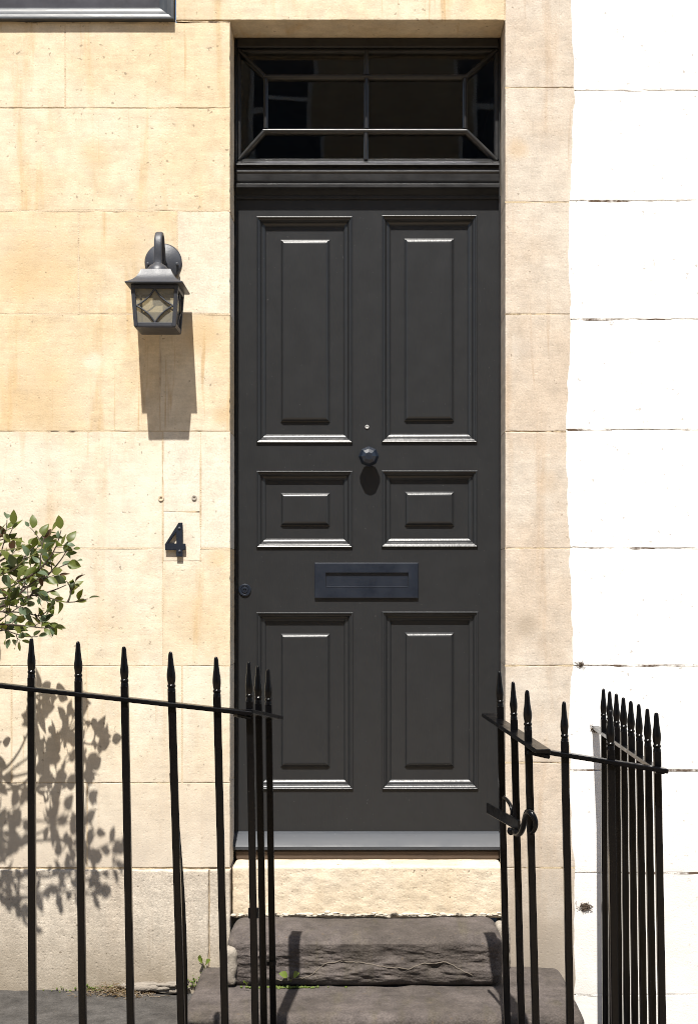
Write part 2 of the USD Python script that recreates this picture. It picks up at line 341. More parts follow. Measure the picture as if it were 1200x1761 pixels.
leaf_mat("weed_green", (0.12, 0.17, 0.03), (0.2, 0.26, 0.04), (0.16, 0.16, 0.05))
leaf_mat("dry_straw", (0.20, 0.14, 0.07), (0.15, 0.1, 0.05), (0.12, 0.07, 0.035))
paint_mat("twig", (0.035, 0.022, 0.015), rough=0.7, bump=0.8, scale=(100, 100, 100))
paint_mat("moss_brown", (0.085, 0.06, 0.04), rough=0.9, bump=0.4, scale=(100, 100, 100))
paint_mat("green_twig", (0.10, 0.10, 0.025), rough=0.6, bump=0.4, scale=(100, 100, 100))

mortar_mat("faint_mortar", (0.52, 0.425, 0.30), (0.40, 0.31, 0.205))

# ------------------------------------------------------------------ ashlar
def resample(pts, step):
    out = []
    for a, b in zip(pts, np.roll(pts, -1, axis=0)):
        n = max(1, int(round(np.linalg.norm(b - a) / step)))
        out += [a + (b - a) * k / n for k in range(n)]
    return np.array(out)

def stone_block(poly_px, gap=0.0011, y=0.0, depth=0.3, rough=0.0007, ch=0.0022, step=0.011, wob=None, seed=0, raw_edges=()):
    """A dressed block: polygon of photo pixels on the wall plane, with worn, slightly chipped arrises."""
    pts = np.array([[P(a, b)[0], P(a, b)[2]] for a, b in poly_px])
    area = 0.5 * np.sum(pts[:, 0] * np.roll(pts[:, 1], -1) - np.roll(pts[:, 0], -1) * pts[:, 1])
    if area < 0:
        pts = pts[::-1]
    q = resample(pts, step)
    t1 = q - np.roll(q, 1, axis=0); t2 = np.roll(q, -1, axis=0) - q
    t1 /= np.linalg.norm(t1, axis=1, keepdims=True); t2 /= np.linalg.norm(t2, axis=1, keepdims=True)
    n1, n2 = np.c_[-t1[:, 1], t1[:, 0]], np.c_[-t2[:, 1], t2[:, 0]]          # inward
    inn = (n1 + n2) / np.maximum(1 + (n1 * n2).sum(1, keepdims=True), 0.4)
    p3 = np.c_[q[:, 0], np.full(len(q), seed * 3.3), q[:, 1]]
    w = (meshkit.fbm(p3 * 45, 3, seed=seed) - 0.5) * 2 * rough
    chip = np.clip(meshkit.noise(p3 * 60 + 9.1, seed=seed + 5) - 0.80, 0, 1) * 0.018
    outer = q + inn * (gap + w + chip * 0.4)[:, None]
    cw = ch * (0.5 + meshkit.noise(p3 * 70, seed=seed + 2)) + chip
    inner = outer + inn * cw[:, None]
    mid = outer + inn * (cw * 0.35)[:, None]
    n = len(q)
    yv = y + (meshkit.fbm(p3 * 3, 2, seed=seed) - 0.5) * 0.0012
    v = np.vstack([np.c_[inner[:, 0], yv, inner[:, 1]], np.c_[mid[:, 0], yv + cw * 0.28, mid[:, 1]], np.c_[outer[:, 0], yv + cw * 0.9, outer[:, 1]], np.c_[outer[:, 0], np.full(n, y + depth), outer[:, 1]]])
    f = []
    for r in range(3):
        for k in range(n):
            a, b = r * n + k, r * n + (k + 1) % n
            f += [[a, a + n, b + n], [a, b + n, b]]
    cv, cf = trimesh.creation.triangulate_polygon(sg.Polygon(inner), engine="earcut")
    from scipy.spatial import cKDTree
    idx = cKDTree(inner).query(cv)[1]
    cf = idx[cf]
    f = np.vstack([f, cf])
    m = trimesh.Trimesh(v, f, process=False)
    # front faces must look at -y
    if m.face_normals[-1][1] > 0:
        m.faces[-len(cf):] = m.faces[-len(cf):][:, ::-1]
    k = 0
    c = m.triangles_center[:3 * 2 * n]
    ctr = np.array([inner[:, 0].mean(), y + depth / 2, inner[:, 1].mean()])
    return m

def rect(x0, y0, x1, y1):
    return [(x0, y0), (x1, y0), (x1, y1), (x0, y1)]

def joint(a, b, width=0.006, mean=0.0012, amp=0.0035, seed=0, y=0.0):
    """Pointing along a joint: a ribbon that lies flush here and has washed out there."""
    A, B = P(*a), P(*b)
    n = max(2, int(np.linalg.norm(B - A) / 0.006))
    t = np.linspace(0, 1, n)[:, None]
    c = A + (B - A) * t
    d = (B - A) / np.linalg.norm(B - A)
    s = np.array([-d[2], 0, d[0]])
    dep = y + mean + amp * np.clip((meshkit.fbm(c * 9 + seed, 3, seed=seed) - 0.42) * 3.2, -0.25, 1.0)
    v = np.vstack([np.c_[c[:, 0] + s[0] * k, dep, c[:, 2] + s[2] * k] for k in (-width / 2, width / 2)])
    f = []
    for k in range(n - 1):
        f += [[k, k + 1, n + k + 1], [k, n + k + 1, n + k]]
    return trimesh.Trimesh(v, f, process=False)

house = thing("stone_house", "honey coloured ashlar stone house front with the black panelled door in it", "house", (0, 0, 0))
LX, RX, TY = 396, 868, 34            # the doorway's arrises
WEST, TOP = -330, -190
edge_pts = [(-190, 984), (0, 985), (60, 986), (155, 989), (250, 986), (300, 982), (345, 981), (430, 979), (549, 983), (640, 979), (739, 975), (850, 977), (943, 981), (1050, 984), (1145, 986), (1240, 979), (1325, 982), (1420, 984), (1502, 991), (1600, 989), (1712, 990), (1820, 992)]
ey = np.array([e[0] for e in edge_pts]); ex = np.array([e[1] for e in edge_pts])
def paint_edge(y0, y1):
    ys = np.arange(y0, y1 + 1e-6, (y1 - y0) / max(2, round((y1 - y0) / 7)))
    w = (meshkit.fbm(np.c_[ys * 0.035, ys * 0, ys * 0], 4, seed=3) - 0.5) * 6
    return [(float(np.interp(a, ey, ex) + b), float(a)) for a, b in zip(ys, w)]

blocks = [
    (rect(302, TOP, RX, TY), "ochre_stone"),
    (rect(WEST, 38, 112, 185), "ochre_stone"), (rect(112, 38, LX, 185), "ochre_stone"),
    (rect(WEST, 185, -70, 362), "honey_stone"), (rect(-70, 185, LX, 362), "ochre_stone"),
    (rect(WEST, 362, 135, 540), "honey_stone"), (rect(135, 362, 305, 540), "honey_stone"), (rect(305, 362, LX, 540), "pale_patch"),
    (rect(WEST, 540, -90, 742), "honey_stone"), (rect(-90, 540, 275, 742), "honey_stone"), (rect(275, 540, LX, 742), "ochre_stone"),
    (rect(WEST, 742, -20, 943), "cream_stone"), (rect(-20, 742, 280, 943), "cream_stone"), (rect(280, 742, 345, 880), "pale_patch"), (rect(280, 880, 345, 965), "pale_patch"), (rect(345, 742, LX, 943), "pale_patch"),
    ([(WEST, 943), (280, 943), (280, 1145), (WEST, 1145)], "cream_stone"), ([(280, 965), (345, 965), (345, 943), (LX, 943), (LX, 1145), (280, 1145)], "ochre_stone"),
    (rect(WEST, 1145, 20, 1347), "cream_stone"), (rect(20, 1145, 313, 1347), "cream_stone"), (rect(313, 1145, LX, 1347), "cream_stone"),
    (rect(WEST, 1347, 150, 1493), "cream_stone"), (rect(150, 1347, LX, 1493), "cream_stone"),
]
for i, (pg, m) in enumerate(blocks):
    fine_edge = 10 < i < 18
    part("stone", stone_block(pg, seed=i, ch=0.0011 if fine_edge else 0.0022, gap=0.0005 if fine_edge else 0.0011), m, house)
for i, (pg) in enumerate([rect(WEST, 1495, -60, 1800), rect(-60, 1495, 360, 1800), rect(360, 1495, LX + 1, 1800)]):
    part("stone", stone_block(pg, seed=40 + i, y=-0.008, depth=0.31, ch=0.007, rough=0.0014), "plinth_stone", house)
ys = [TOP, 150, 347, 540, 742, 943, 1145, 1312, 1493, 1820]
for i, (a, b) in enumerate(zip(ys[:-1], ys[1:])):
    pg = [(RX, a)] + paint_edge(a, b) + [(RX, b)]
    part("stone", stone_block(pg, seed=60 + i), "pier_stone", house)
J = []
FAINT = []
for i, (a, b) in enumerate([((302, TY), (LX, 38)), ((WEST, 38), (302, 38)), ((112, 38), (112, 185)), ((WEST, 185), (LX, 185)), ((-70, 185), (-70, 362)), ((WEST, 362), (LX, 362)), ((135, 362), (135, 540)), ((305, 362), (305, 540)),
                            ((WEST, 540), (LX, 540)), ((275, 540), (275, 742)), ((-90, 540), (-90, 742)), ((WEST, 742), (LX, 742)), ((-20, 742), (-20, 943)), ((280, 742), (280, 1145)), ((280, 880), (345, 880)), ((280, 965), (345, 965)), ((345, 742), (345, 965)),
                            ((345, 943), (LX, 943)), ((WEST, 943), (280, 943)), ((WEST, 1145), (LX, 1145)), ((20, 1145), (20, 1347)), ((313, 1145), (313, 1347)), ((WEST, 1347), (LX, 1347)), ((150, 1347), (150, 1493)), ((WEST, 1494), (LX, 1494)),
                            ((360, 1495), (360, 1800)), ((-60, 1495), (-60, 1800)), ((RX, TOP), (RX, TY)), ((WEST, TOP), (985, TOP))]):
    vert = a[0] == b[0]
    faint = vert or a[1] in (943, 540, 362) or b[0] == 280
    (FAINT if faint else J).append(joint(a, b, seed=i, mean=-0.0004 if faint else 0.0011, amp=0.0014 if faint else 0.0032))
for a in ys[1:-1]:
    J.append(joint((RX, a), (float(np.interp(a, ey, ex)), a), seed=int(a), mean=0.0006, amp=0.003))
for j_ in J:
    part("mortar_joint", j_, "mortar", house, smooth=False)
for j_ in FAINT:
    part("mortar_joint", j_, "faint_mortar", house, smooth=False)

# the rest of the front, above and beside the picture
X0, X1 = P(WEST, 0)[0], P(985, 0)[0]
ZT = P(0, TOP)[2]
part("upper_wall", [box(-5.0, X1, 0.0, 0.3, ZT + 0.002, 6.6), box(-5.0, X0 - 0.003, 0.0, 0.3, -0.2, ZT)], "ochre_stone", house)
part("parapet", box(-5.0, X1, -0.12, 0.3, 6.603, 6.85, 0.02), "ochre_stone", house)

# ------------------------------------------------------------------ white painted house
white = thing("painted_house", "white painted stone house front right of the door", "house", (0, 0, 0))
wys = [TOP, 155, 345, 549, 739, 943, 1145, 1325, 1502, 1712, 1820]
EAST = 1560
for i, (a, b) in enumerate(zip(wys[:-1], wys[1:])):
    pe = paint_edge(a, b)
    pg = [(EAST, a), (EAST, b)] + [(x - 3.0, y) for x, y in pe[::-1]]
    part("stone", stone_block(pg, seed=80 + i, y=-0.0012, ch=0.003, rough=0.0009, gap=0.0016 if i else 0.0009), "white_paint", white)
J = [joint((float(np.interp(a, ey, ex)), a), (EAST, a), seed=int(a) + 3, mean=0.0002, amp=0.0045, width=0.007, y=-0.0012) for a in wys[1:-1]]
for j_ in J:
    part("mortar_joint", j_, "white_mortar", white, smooth=False)
XE = P(EAST, 0)[0]
part("upper_wall", [box(X1 + 0.003, 6.0, -0.001, 0.3, ZT + 0.002, 6.3), box(XE + 0.003, 6.0, -0.001, 0.3, -0.2, ZT)], "white_paint", white)
part("parapet", box(X1 + 0.003, 6.0, -0.1, 0.3, 6.303, 6.5, 0.02), "white_paint", white)

# ------------------------------------------------------------------ doorway
YD = 0.142                                         # face of the frame behind the wall face
DD = DIST + YD
def D2(px, py, d=DD):
    q = P(px, py, d)
    return q[0], q[2]
xl, _ = D2(396.5, 0); xr, _ = D2(866, 0)
xl, xr = P(LX, 0)[0] + 0.003, P(RX, 0)[0] - 0.003
z_head = P(0, TY)[2]
z_thr = 0.478
fr = []
jw = 0.018
def zpy(py): return D2(0, py)[1]
def xpx(px): return D2(px, 0)[0]
z_tr0, z_tr1 = zpy(335), zpy(283)
frame = part("door_frame", [box(xl, xpx(407), YD, YD + 0.10, z_thr, z_head - 0.001, 0.003), box(xpx(858), xr, YD, YD + 0.10, z_thr, z_head - 0.001, 0.003),
                            box(xpx(407), xpx(858), YD + 0.001, YD + 0.10, zpy(80), z_head - 0.001, 0.003)], "frame_paint", house)
# transom: stacked mouldings
y0 = YD
tp = [(YD + 0.10, zpy(274)), (YD + 0.012, zpy(274)), (y0 - 0.012, zpy(281)), (y0 - 0.020, zpy(283)), (y0 - 0.021, zpy(286)), (y0 - 0.004, zpy(288.5)), (y0 - 0.004, zpy(292)), (y0 - 0.012, zpy(293)), (y0 - 0.013, zpy(296)), (y0 - 0.009, zpy(299)),
      (y0 - 0.008, zpy(311)), (y0 - 0.002, zpy(313)), (y0 - 0.002, zpy(316.5)), (y0 - 0.022, zpy(318)), (y0 - 0.026, zpy(320)), (y0 - 0.026, zpy(325)), (y0 - 0.012, zpy(328)), (y0 + 0.004, zpy(334)), (YD + 0.10, zpy(334))]
part("transom", extrude_profile_x(tp, xl + 0.004, xr - 0.004), "frame_paint", frame)
part("door_stop", [box(xpx(407) - 0.002, xpx(858) + 0.002, YD + 0.004, YD + 0.08, zpy(341), zpy(333.5), 0.002)], "frame_paint", frame)

# fanlight
YF = YD + 0.02
fan = part("fanlight", [box(xpx(407) - 0.001, xpx(413), YF - 0.006, YF + 0.04, zpy(274), zpy(80), 0.003), box(xpx(851), xpx(858) + 0.001, YF - 0.006, YF + 0.04, zpy(274), zpy(80), 0.003),
                        box(xpx(413), xpx(851), YF - 0.006, YF + 0.04, zpy(86), zpy(80), 0.003), box(xpx(413), xpx(851), YF - 0.006, YF + 0.04, zpy(274), zpy(270), 0.002)], "frame_paint", house)
def D3(px, py): a, c = D2(px, py); return np.array([a, YF, c])
def gbar(a, b, w=0.0155, k=0):
    A, B = D3(*a), D3(*b)
    L = np.linalg.norm(B - A)
    ux = (B - A) / L
    un = np.cross(ux, [0, 1.0, 0]); un /= np.linalg.norm(un)
    a_ = np.linspace(0, np.pi, 13)
    prof = [(0.5 * w * math.cos(t) if 0 < t < np.pi else math.copysign(0.5 * w, math.cos(t)), -0.013 * math.sin(t) ** 0.8) for t in a_] + [(-0.5 * w, 0.02), (0.5 * w, 0.02)]
    v = np.vstack([[E + un * p_ + np.array([0, q_ + 0.002 - 0.0011 * k, 0]) for p_, q_ in prof] for E in (A, B)])
    n = len(prof)
    f = [[q_, (q_ + 1) % n, n + (q_ + 1) % n, n + q_] for q_ in range(n)]
    f = [[a, b, c] for a, b, c, d in f] + [[a, c, d] for a, b, c, d in f]
    for e in (0, n):
        f += [[e, e + q_, e + q_ + 1] for q_ in range(1, n - 1)]
    m = trimesh.Trimesh(v, f, process=False)
    m.fix_normals()
    return m
iL, iR, iT, iB = 456, 800, 128, 222
for k, (a, b) in enumerate([((iL - 4, iT), (iR + 4, iT)), ((iL - 4, iB), (iR + 4, iB)), ((iL, iT + 4), (iL, iB - 4)), ((iR, iT + 4), (iR, iB - 4)), ((630, 84), (630, iT - 4)), ((630, iT + 4), (630, iB - 4)), ((629, iB + 4), (629, 272)),
                            ((409, 82), (iL - 2, iT)), ((855, 82), (iR + 2, iT)), ((409, 273), (iL - 2, iB)), ((855, 273), (iR + 2, iB))]):
    part("glazing_bar", gbar(a, b, k=k % 4), "frame_paint", fan, smooth=35)
for pg in [[(411, 83), (630, 83), (630, iT), (iL, iT)], [(630, 83), (853, 83), (iR, iT), (630, iT)], [(411, 83), (iL, iT), (iL, iB), (411, 272)], [(853, 83), (853, 272), (iR, iB), (iR, iT)],
           [(iL, iT), (630, iT), (630, iB), (iL, iB)], [(630, iT), (iR, iT), (iR, iB), (630, iB)], [(iL, iB), (629, iB), (629, 272), (411, 272)], [(629, iB), (iR, iB), (853, 272), (629, 272)]]:
    ti, tj = rng.uniform(-0.006, 0.006, 2)
    v = np.array([D3(*q) for q in pg]); v[:, 1] += 0.012
    c = v.mean(0)
    v[:, 1] += (v[:, 0] - c[0]) * ti + (v[:, 2] - c[2]) * tj
    part("pane", trimesh.Trimesh(v, [[0, 1, 2], [0, 2, 3]], process=False), "glass", fan, smooth=False)

# the door itself
YL = YD + 0.012                                    # leaf face
DL = DIST + YL
def L2(px, py):
    q = P(px, py, DL); return q[0], q[2]
dx0, dz1 = L2(403, 336); dx1, dz0 = L2(861, 1468)
panels = [((441, 372, 606, 762), (482, 410, 567, 725)), ((656, 370, 820, 761), (695, 408, 781, 723)), ((441, 810, 606, 942), (482, 847, 567, 904)), ((656, 809, 821, 941), (696, 845, 781, 904)),
          ((441, 1053, 607, 1358), (482, 1090, 567, 1320)), ((657, 1052, 822, 1358), (696, 1088, 781, 1320))]
def prect(r):
    a, b = L2(r[0], r[1]); c, d = L2(r[2], r[3])
    return (a, c, d, b)
holes = []
for o, i_ in panels:
    x0, x1, z0, z1 = prect(o)
    holes.append(sg.box(x0 + 0.002, z0 + 0.002, x1 - 0.002, z1 - 0.002))
leaf = sg.box(dx0, dz0, dx1, dz1)
for h in holes:
    leaf = leaf.difference(h)
front_door = part("front_door", poly_slab(leaf, YL, YL + 0.045), "door_paint", house, label="matt black six panelled front door with central knob and letter plate")
mprof = [(0, -0.001), (0, 0.0045), (0.0012, 0.0062), (0.0032, 0.0068), (0.0050, 0.0058), (0.0060, 0.0038), (0.0064, 0.0020), (0.0085, 0.0014), (0.0105, 0.0002), (0.0128, -0.0019), (0.0150, -0.0046), (0.0168, -0.0074), (0.0172, -0.0088), (0.0202, -0.0092), (0.0235, -0.0103), (0.0268, -0.0122), (0.0300, -0.0148), (0.0318, -0.0172), (0.034, -0.0172)]
for o, i_ in panels:
    part("panel_moulding", rings_rect(prect(o), YL, mprof, cap=False), "door_paint", front_door, smooth=25)
    r = prect(o); rr = prect(i_)
    field = sg.box(r[0] + 0.0325, r[2] + 0.0325, r[1] - 0.0325, r[3] - 0.0325).difference(sg.box(rr[0] + 0.001, rr[2] + 0.001, rr[1] - 0.001, rr[3] - 0.001))
    raised = rings_rect(rr, YL, [(0, -0.018), (0, -0.0155), (0.0006, -0.0142), (0.0022, -0.0137), (0.0028, -0.0135), (0.0032, -0.0122), (0.0046, -0.0098), (0.0066, -0.0078), (0.0090, -0.0063), (0.0118, -0.0053), (0.0150, -0.0048)], cap=True)
    part("panel", [poly_slab(field, YL + 0.0170, YL + 0.03), raised], "door_paint", front_door, smooth=25)

# weatherboard, sill
za, zb = L2(0, 1430)[1], P(0, 1458, DL - 0.055)[2]
wprof = [(YL - 0.0005, za), (YL - 0.006, za), (YL - 0.02, za - 0.008), (YL - 0.05, zb + 0.008), (YL - 0.055, zb + 0.002), (YL - 0.054, zb - 0.008), (YL - 0.046, zb - 0.011), (YL - 0.0005, zb - 0.011)]
part("weatherboard", extrude_profile_x(wprof, L2(403, 0)[0] + 0.001, L2(860, 0)[0]), "weatherboard_paint", front_door, label="grey painted weatherboard along the foot of the door")
part("door_sill", box(xl + 0.004, xr - 0.004, YD - 0.03, YD + 0.12, z_thr + 0.0005, zb - 0.013, 0.004), "sill_wood", frame)

# letter plate: surround with a sunken flap
r = prect((541, 968, 719, 1029)); fl = prect((560, 985, 702, 1010))
sur = sg.box(r[0], r[2], r[1], r[3]).difference(sg.box(fl[0], fl[2], fl[1], fl[3]))
lp = part("letter_plate", [poly_slab(sur, YL - 0.006, YL - 0.0004), rings_rect(r, YL, [(0, 0.006), (0.0016, 0.0078), (0.003, 0.008)], cap=False), poly_slab(sg.box(r[0] + 0.003, r[2] + 0.003, r[1] - 0.003, r[3] - 0.003).difference(sg.box(fl[0] - 0.0004, fl[2] - 0.0004, fl[1] + 0.0004, fl[3] + 0.0004)), YL - 0.008, YL - 0.0062)], "fitting_paint", front_door, smooth=25)
fw = (fl[0] + 0.0012, fl[1] - 0.0012, fl[2] + 0.0015, fl[3] - 0.0012)
part("letter_flap", [poly_slab(sg.box(fw[0], fw[2], fw[1], fw[3]), YL - 0.0012, YL - 0.0003), box(fw[0], fw[1], YL - 0.0085, YL - 0.0013, fl[2] + 0.0004, fl[2] + 0.0022, 0.0005)], "fitting_paint", front_door)
# knob: rose, neck, eight-sided faceted head
kx, kz = L2(634, 787)
knob = [lathe([(0.0, -0.001), (0.021, -0.001), (0.021, 0.003), (0.019, 0.005), (0.009, 0.006), (0.008, 0.022)], 24, (kx, YL, kz), "y"), lathe([(0.010, 0.020), (0.027, 0.028), (0.0345, 0.036), (0.0345, 0.046), (0.025, 0.058), (0.013, 0.063), (0.0, 0.0635)], 8, (kx, YL, kz), "y")]
part("door_knob", knob, "fitting_paint", front_door, smooth=12)
sx, sz = L2(631, 734)
part("spy_hole", lathe([(0.0032, 0.0002), (0.0065, 0.0002), (0.0068, 0.002), (0.006, 0.0032), (0.0042, 0.0032), (0.0034, 0.0012), (0.0, 0.001)], 20, (sx, YL, sz), "y"), "steel", front_door)
ex_, ez_ = L2(421, 1015)
part("lock_escutcheon", [lathe([(0.0, 0.0002), (0.0215, 0.0002), (0.0215, 0.003), (0.0195, 0.005), (0.015, 0.005), (0.0135, 0.0035), (0.011, 0.0035), (0.010, 0.0055), (0.006, 0.006), (0.0055, 0.003), (0.0, 0.003)], 28, (ex_, YL, ez_), "y"), box(ex_ - 0.0012, ex_ + 0.0012, YL - 0.0062, YL - 0.002, ez_ - 0.005, ez_ + 0.005)], "fitting_paint", front_door)

# dark hall behind the fanlight
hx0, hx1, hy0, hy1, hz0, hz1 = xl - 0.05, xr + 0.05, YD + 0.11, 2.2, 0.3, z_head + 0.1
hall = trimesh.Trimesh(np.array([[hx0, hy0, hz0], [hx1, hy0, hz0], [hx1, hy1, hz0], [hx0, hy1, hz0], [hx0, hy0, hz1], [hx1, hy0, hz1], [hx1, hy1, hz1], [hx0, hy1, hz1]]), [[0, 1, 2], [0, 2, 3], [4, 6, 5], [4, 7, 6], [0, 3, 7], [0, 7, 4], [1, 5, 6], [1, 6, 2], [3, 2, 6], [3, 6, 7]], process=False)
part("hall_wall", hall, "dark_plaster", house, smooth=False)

# threshold stone under the door
def rough_block(x0, x1, y0, y1, z0, z1, r, res, amp, freq, seed, fn=None):
    m = trimesh.creation.box([x1 - x0, y1 - y0, z1 - z0])
    m.apply_translation([(x0 + x1) / 2, (y0 + y1) / 2, (z0 + z1) / 2])
    v, f = trimesh.remesh.subdivide_to_size(m.vertices, m.faces, res, max_iter=20)
    m = trimesh.Trimesh(v, f, process=True); m.merge_vertices()
    v = np.array(m.vertices)
    lo, hi = np.array([x0, y0, z0]) + r, np.array([x1, y1, z1]) - r
    q = np.clip(v, lo, hi)
    d = v - q
    n = d / np.maximum(np.linalg.norm(d, axis=1, keepdims=True), 1e-9)
    v = q + n * r
    h = (meshkit.fbm(v * freq, 5, seed=seed) - 0.5) * 2 * amp
    v = v + n * h[:, None]
    if fn is not None:
        v = fn(v, n)
    return trimesh.Trimesh(v, m.faces, process=False)
part("threshold", rough_block(P(399, 0)[0], P(864, 0)[0], 0.002, 0.27, P(0, 1579)[2] - 0.004, z_thr, 0.010, 0.011, 0.0028, 26, 5), "threshold_stone", house, smooth=True)
# crumbled pointing at its foot
def crumbs(a, b, n, seed, spread, size, d0, zoff=0.0):
    g = np.random.default_rng(seed); out = []
    for k in range(n):
        t = g.random(); p = np.array(a) * (1 - t) + np.array(b) * t + g.normal(0, 1, 3) * spread
        s = size * (0.35 + g.random() ** 3 * 1.6)
        m = trimesh.creation.icosphere(1, s)
        m.vertices = m.vertices * g.uniform(0.5, 1.0, 3) * [2.8, 0.9, 0.75] * (1 + 0.5 * (g.random((len(m.vertices), 1)) - 0.5)) + p
        out.append(m)
    return out
part("pointing", crumbs((P(400, 0)[0], -0.003, 0.318), (P(862, 0)[0], -0.003, 0.318), 600, 3, (0.0, 0.0015, 0.0028), 0.0034, 0), "lime_mortar", house, smooth=True, kind="stuff")

# window at the top left
wx1, wz0 = P(300, 0)[0], P(0, 36)[2]
wn = part("window", rings_rect((P(WEST, 0)[0] + 0.05, wx1, wz0, ZT - 0.01), 0.02, [(0, 0), (0, 0.040), (0.002, 0.0415), (0.0075, 0.0415), (0.008, 0.037), (0.0105, 0.0365), (0.019, 0.034), (0.0195, 0.028), (0.0215, 0.028), (0.029, 0.0215), (0.036, 0.018), (0.0365, 0.012), (0.0385, 0.012), (0.046, 0.009), (0.052, 0.004), (0.052, -0.01)], cap=False), "window_paint", house, smooth=25, label="bottom corner of a dark grey moulded window frame at the top left")
part("window_pane", box(P(WEST, 0)[0] + 0.09, wx1 - 0.05, 0.022, 0.03, wz0 + 0.05, ZT - 0.05), "panel_glaze", wn)

# small fixings left in the wall
for px, py, r_ in ((334, 856, 0.008), (277, 857, 0.009)):
    q = P(px, py)
    part("wall_plug", lathe([(0.0, -0.001), (r_ * 0.45, -0.001), (r_ * 0.5, 0.003), (r_, 0.0035), (r_ * 1.05, 0.0015), (r_ * 1.1, -0.003)][::-1], 14, q, "y"), "dull_plug" if px == 334 else "faint_mortar", house)

# ------------------------------------------------------------------ ground
gx = np.unique(np.r_[np.linspace(-80, -3, 10), np.linspace(-3, -1.4, 12), np.linspace(-1.4, 1.3, 180), np.linspace(1.3, 3, 12), np.linspace(3, 80, 10)])
gy = np.unique(np.r_[np.linspace(-120, -3, 14), np.linspace(-3, -0.7, 16), np.linspace(-0.7, 0.06, 70), np.linspace(0.06, 60, 8)])
GX, GY = np.meshgrid(gx, gy, indexing="ij")
def ground_z(x, y):
    x, y = np.asarray(x, float), np.asarray(y, float)
    near = np.exp(-((y + 0.0) / 0.05) ** 2)
    p = np.stack([x * 6, y * 6, 0 * x], -1)
    loc = np.exp(-(np.maximum(np.abs(x) - 1.5, 0) / 0.5) ** 2) * np.exp(-(np.maximum(np.abs(y) - 0.8, 0) / 0.5) ** 2)
    return 0.066 - 0.012 * np.clip((x + 1.2), 0, 1.0) - 0.16 * np.clip((x - 0.45) / 0.4, 0, 1) ** 2 * (3 - 2 * np.clip((x - 0.45) / 0.4, 0, 1)) + loc * ((meshkit.fbm(p, 5, seed=9) - 0.5) * 0.014 + near * 0.014 * meshkit.fbm(np.stack([x * 11, 0 * x, 0 * x], -1), 3, seed=4))
GZ = ground_z(GX, GY)
nx, ny = GX.shape
idx = np.arange(nx * ny).reshape(nx, ny)
q4 = np.stack([idx[:-1, :-1], idx[1:, :-1], idx[1:, 1:], idx[:-1, 1:]], -1).reshape(-1, 4)
gp = part("pavement", (np.c_[GX.ravel(), GY.ravel(), GZ.ravel()], q4), "pavement_look", smooth=True)
tag(stage.GetPrimAtPath(gp), "dark worn pavement at the foot of the wall", kind="structure")

sx = gx[(gx > -60) & (gx < 60)]
sv = np.vstack([np.c_[sx, np.full(len(sx), yy), 0.004 + ground_z(sx, sx * 0 - 60.0)] for yy in (-12.99, -1.6)])
n_ = len(sx)
st_ = trimesh.Trimesh(sv, [[k, k + 1, n_ + k + 1] for k in range(n_ - 1)] + [[k, n_ + k + 1, n_ + k] for k in range(n_ - 1)], process=False)
sp_ = part("street_paving", st_, "street_stone", smooth=False)
tag(stage.GetPrimAtPath(sp_), "pale stone paving of the street in front of the railings", kind="structure")

# ------------------------------------------------------------------ steps
def step_fn(v, n):
    # the riser has flaked: below a wavy line the face stands proud by some millimetres
    px = v[:, 0]
    zc = 0.205 + 0.016 * np.sin(px * 9.0 + 0.6) + 0.012 * np.sin(px * 21) - 0.05 * (px < -0.22) * np.clip(-(px + 0.22) * 8, 0, 1)
    wf = np.clip((-n[:, 1] - 0.25) / 0.6, 0, 1)
    wt = np.clip((n[:, 2] - 0.15) / 0.6, 0, 1)
    s = 1 / (1 + np.exp((v[:, 2] - zc) / 0.002))
    p = np.c_[v[:, 0] * 14, v[:, 2] * 40, v[:, 1] * 10]
    rugged = (meshkit.fbm(p, 4, seed=31) - 0.5) * 0.028
    band = np.clip((0.296 - v[:, 2]) / 0.05, 0, 1) * np.clip((v[:, 2] - 0.15) / 0.02, 0, 1)
    v = v.copy()
    v[:, 1] += (-0.006 * s + rugged * band) * wf
    lip = meshkit.fbm(np.c_[px * 9, px * 0, px * 0], 4, seed=6)
    v[:, 2] -= wt * (0.020 * lip * np.clip((-v[:, 1] - 0.09) / 0.15, 0, 1) ** 1.6 + 0.005 * np.exp(-(px / 0.25) ** 2))
    return v
s1 = thing("stone_step", "worn dark stone doorstep directly below the door", "doorstep", (0, -0.12, 0.15))
sb_ = rough_block(-0.438, 0.428, -0.245, 0.02, 0.146, 0.313, 0.036, 0.008, 0.004, 16, 11, step_fn)
vx = np.linspace(-0.30, 0.33, 120)
vz = np.interp(vx, [-0.30, -0.24, -0.20, -0.175, -0.13, -0.08, 0.0, 0.08, 0.13, 0.18, 0.25, 0.33], [0.172, 0.174, 0.180, 0.186, 0.222, 0.229, 0.222, 0.212, 0.208, 0.222, 0.226, 0.188]) + (meshkit.fbm(np.c_[vx * 60, vx * 0, vx * 0], 3, seed=2) - 0.5) * 0.008
from scipy.spatial import cKDTree
fv = sb_.vertices[sb_.vertices[:, 1] < -0.15]
dd_, ii_ = cKDTree(fv[:, [0, 2]]).query(np.c_[vx, vz], k=4)
vy = (fv[ii_, 1] / (dd_ + 1e-4)).sum(1) / (1 / (dd_ + 1e-4)).sum(1)
part("step_block", sb_, "step_stone", s1, smooth=True)
part("mineral_vein", tube(np.c_[vx, vy - 0.0002, vz], 0.0017, 6), "vein_look", s1, smooth=True)
part("wedge_stone", rough_block(-0.452, -0.405, -0.262, -0.215, 0.155, 0.272, 0.017, 0.008, 0.011, 22, 17), "rubble_look", s1, smooth=True, label="paler wedge of rubble at the step's left end")
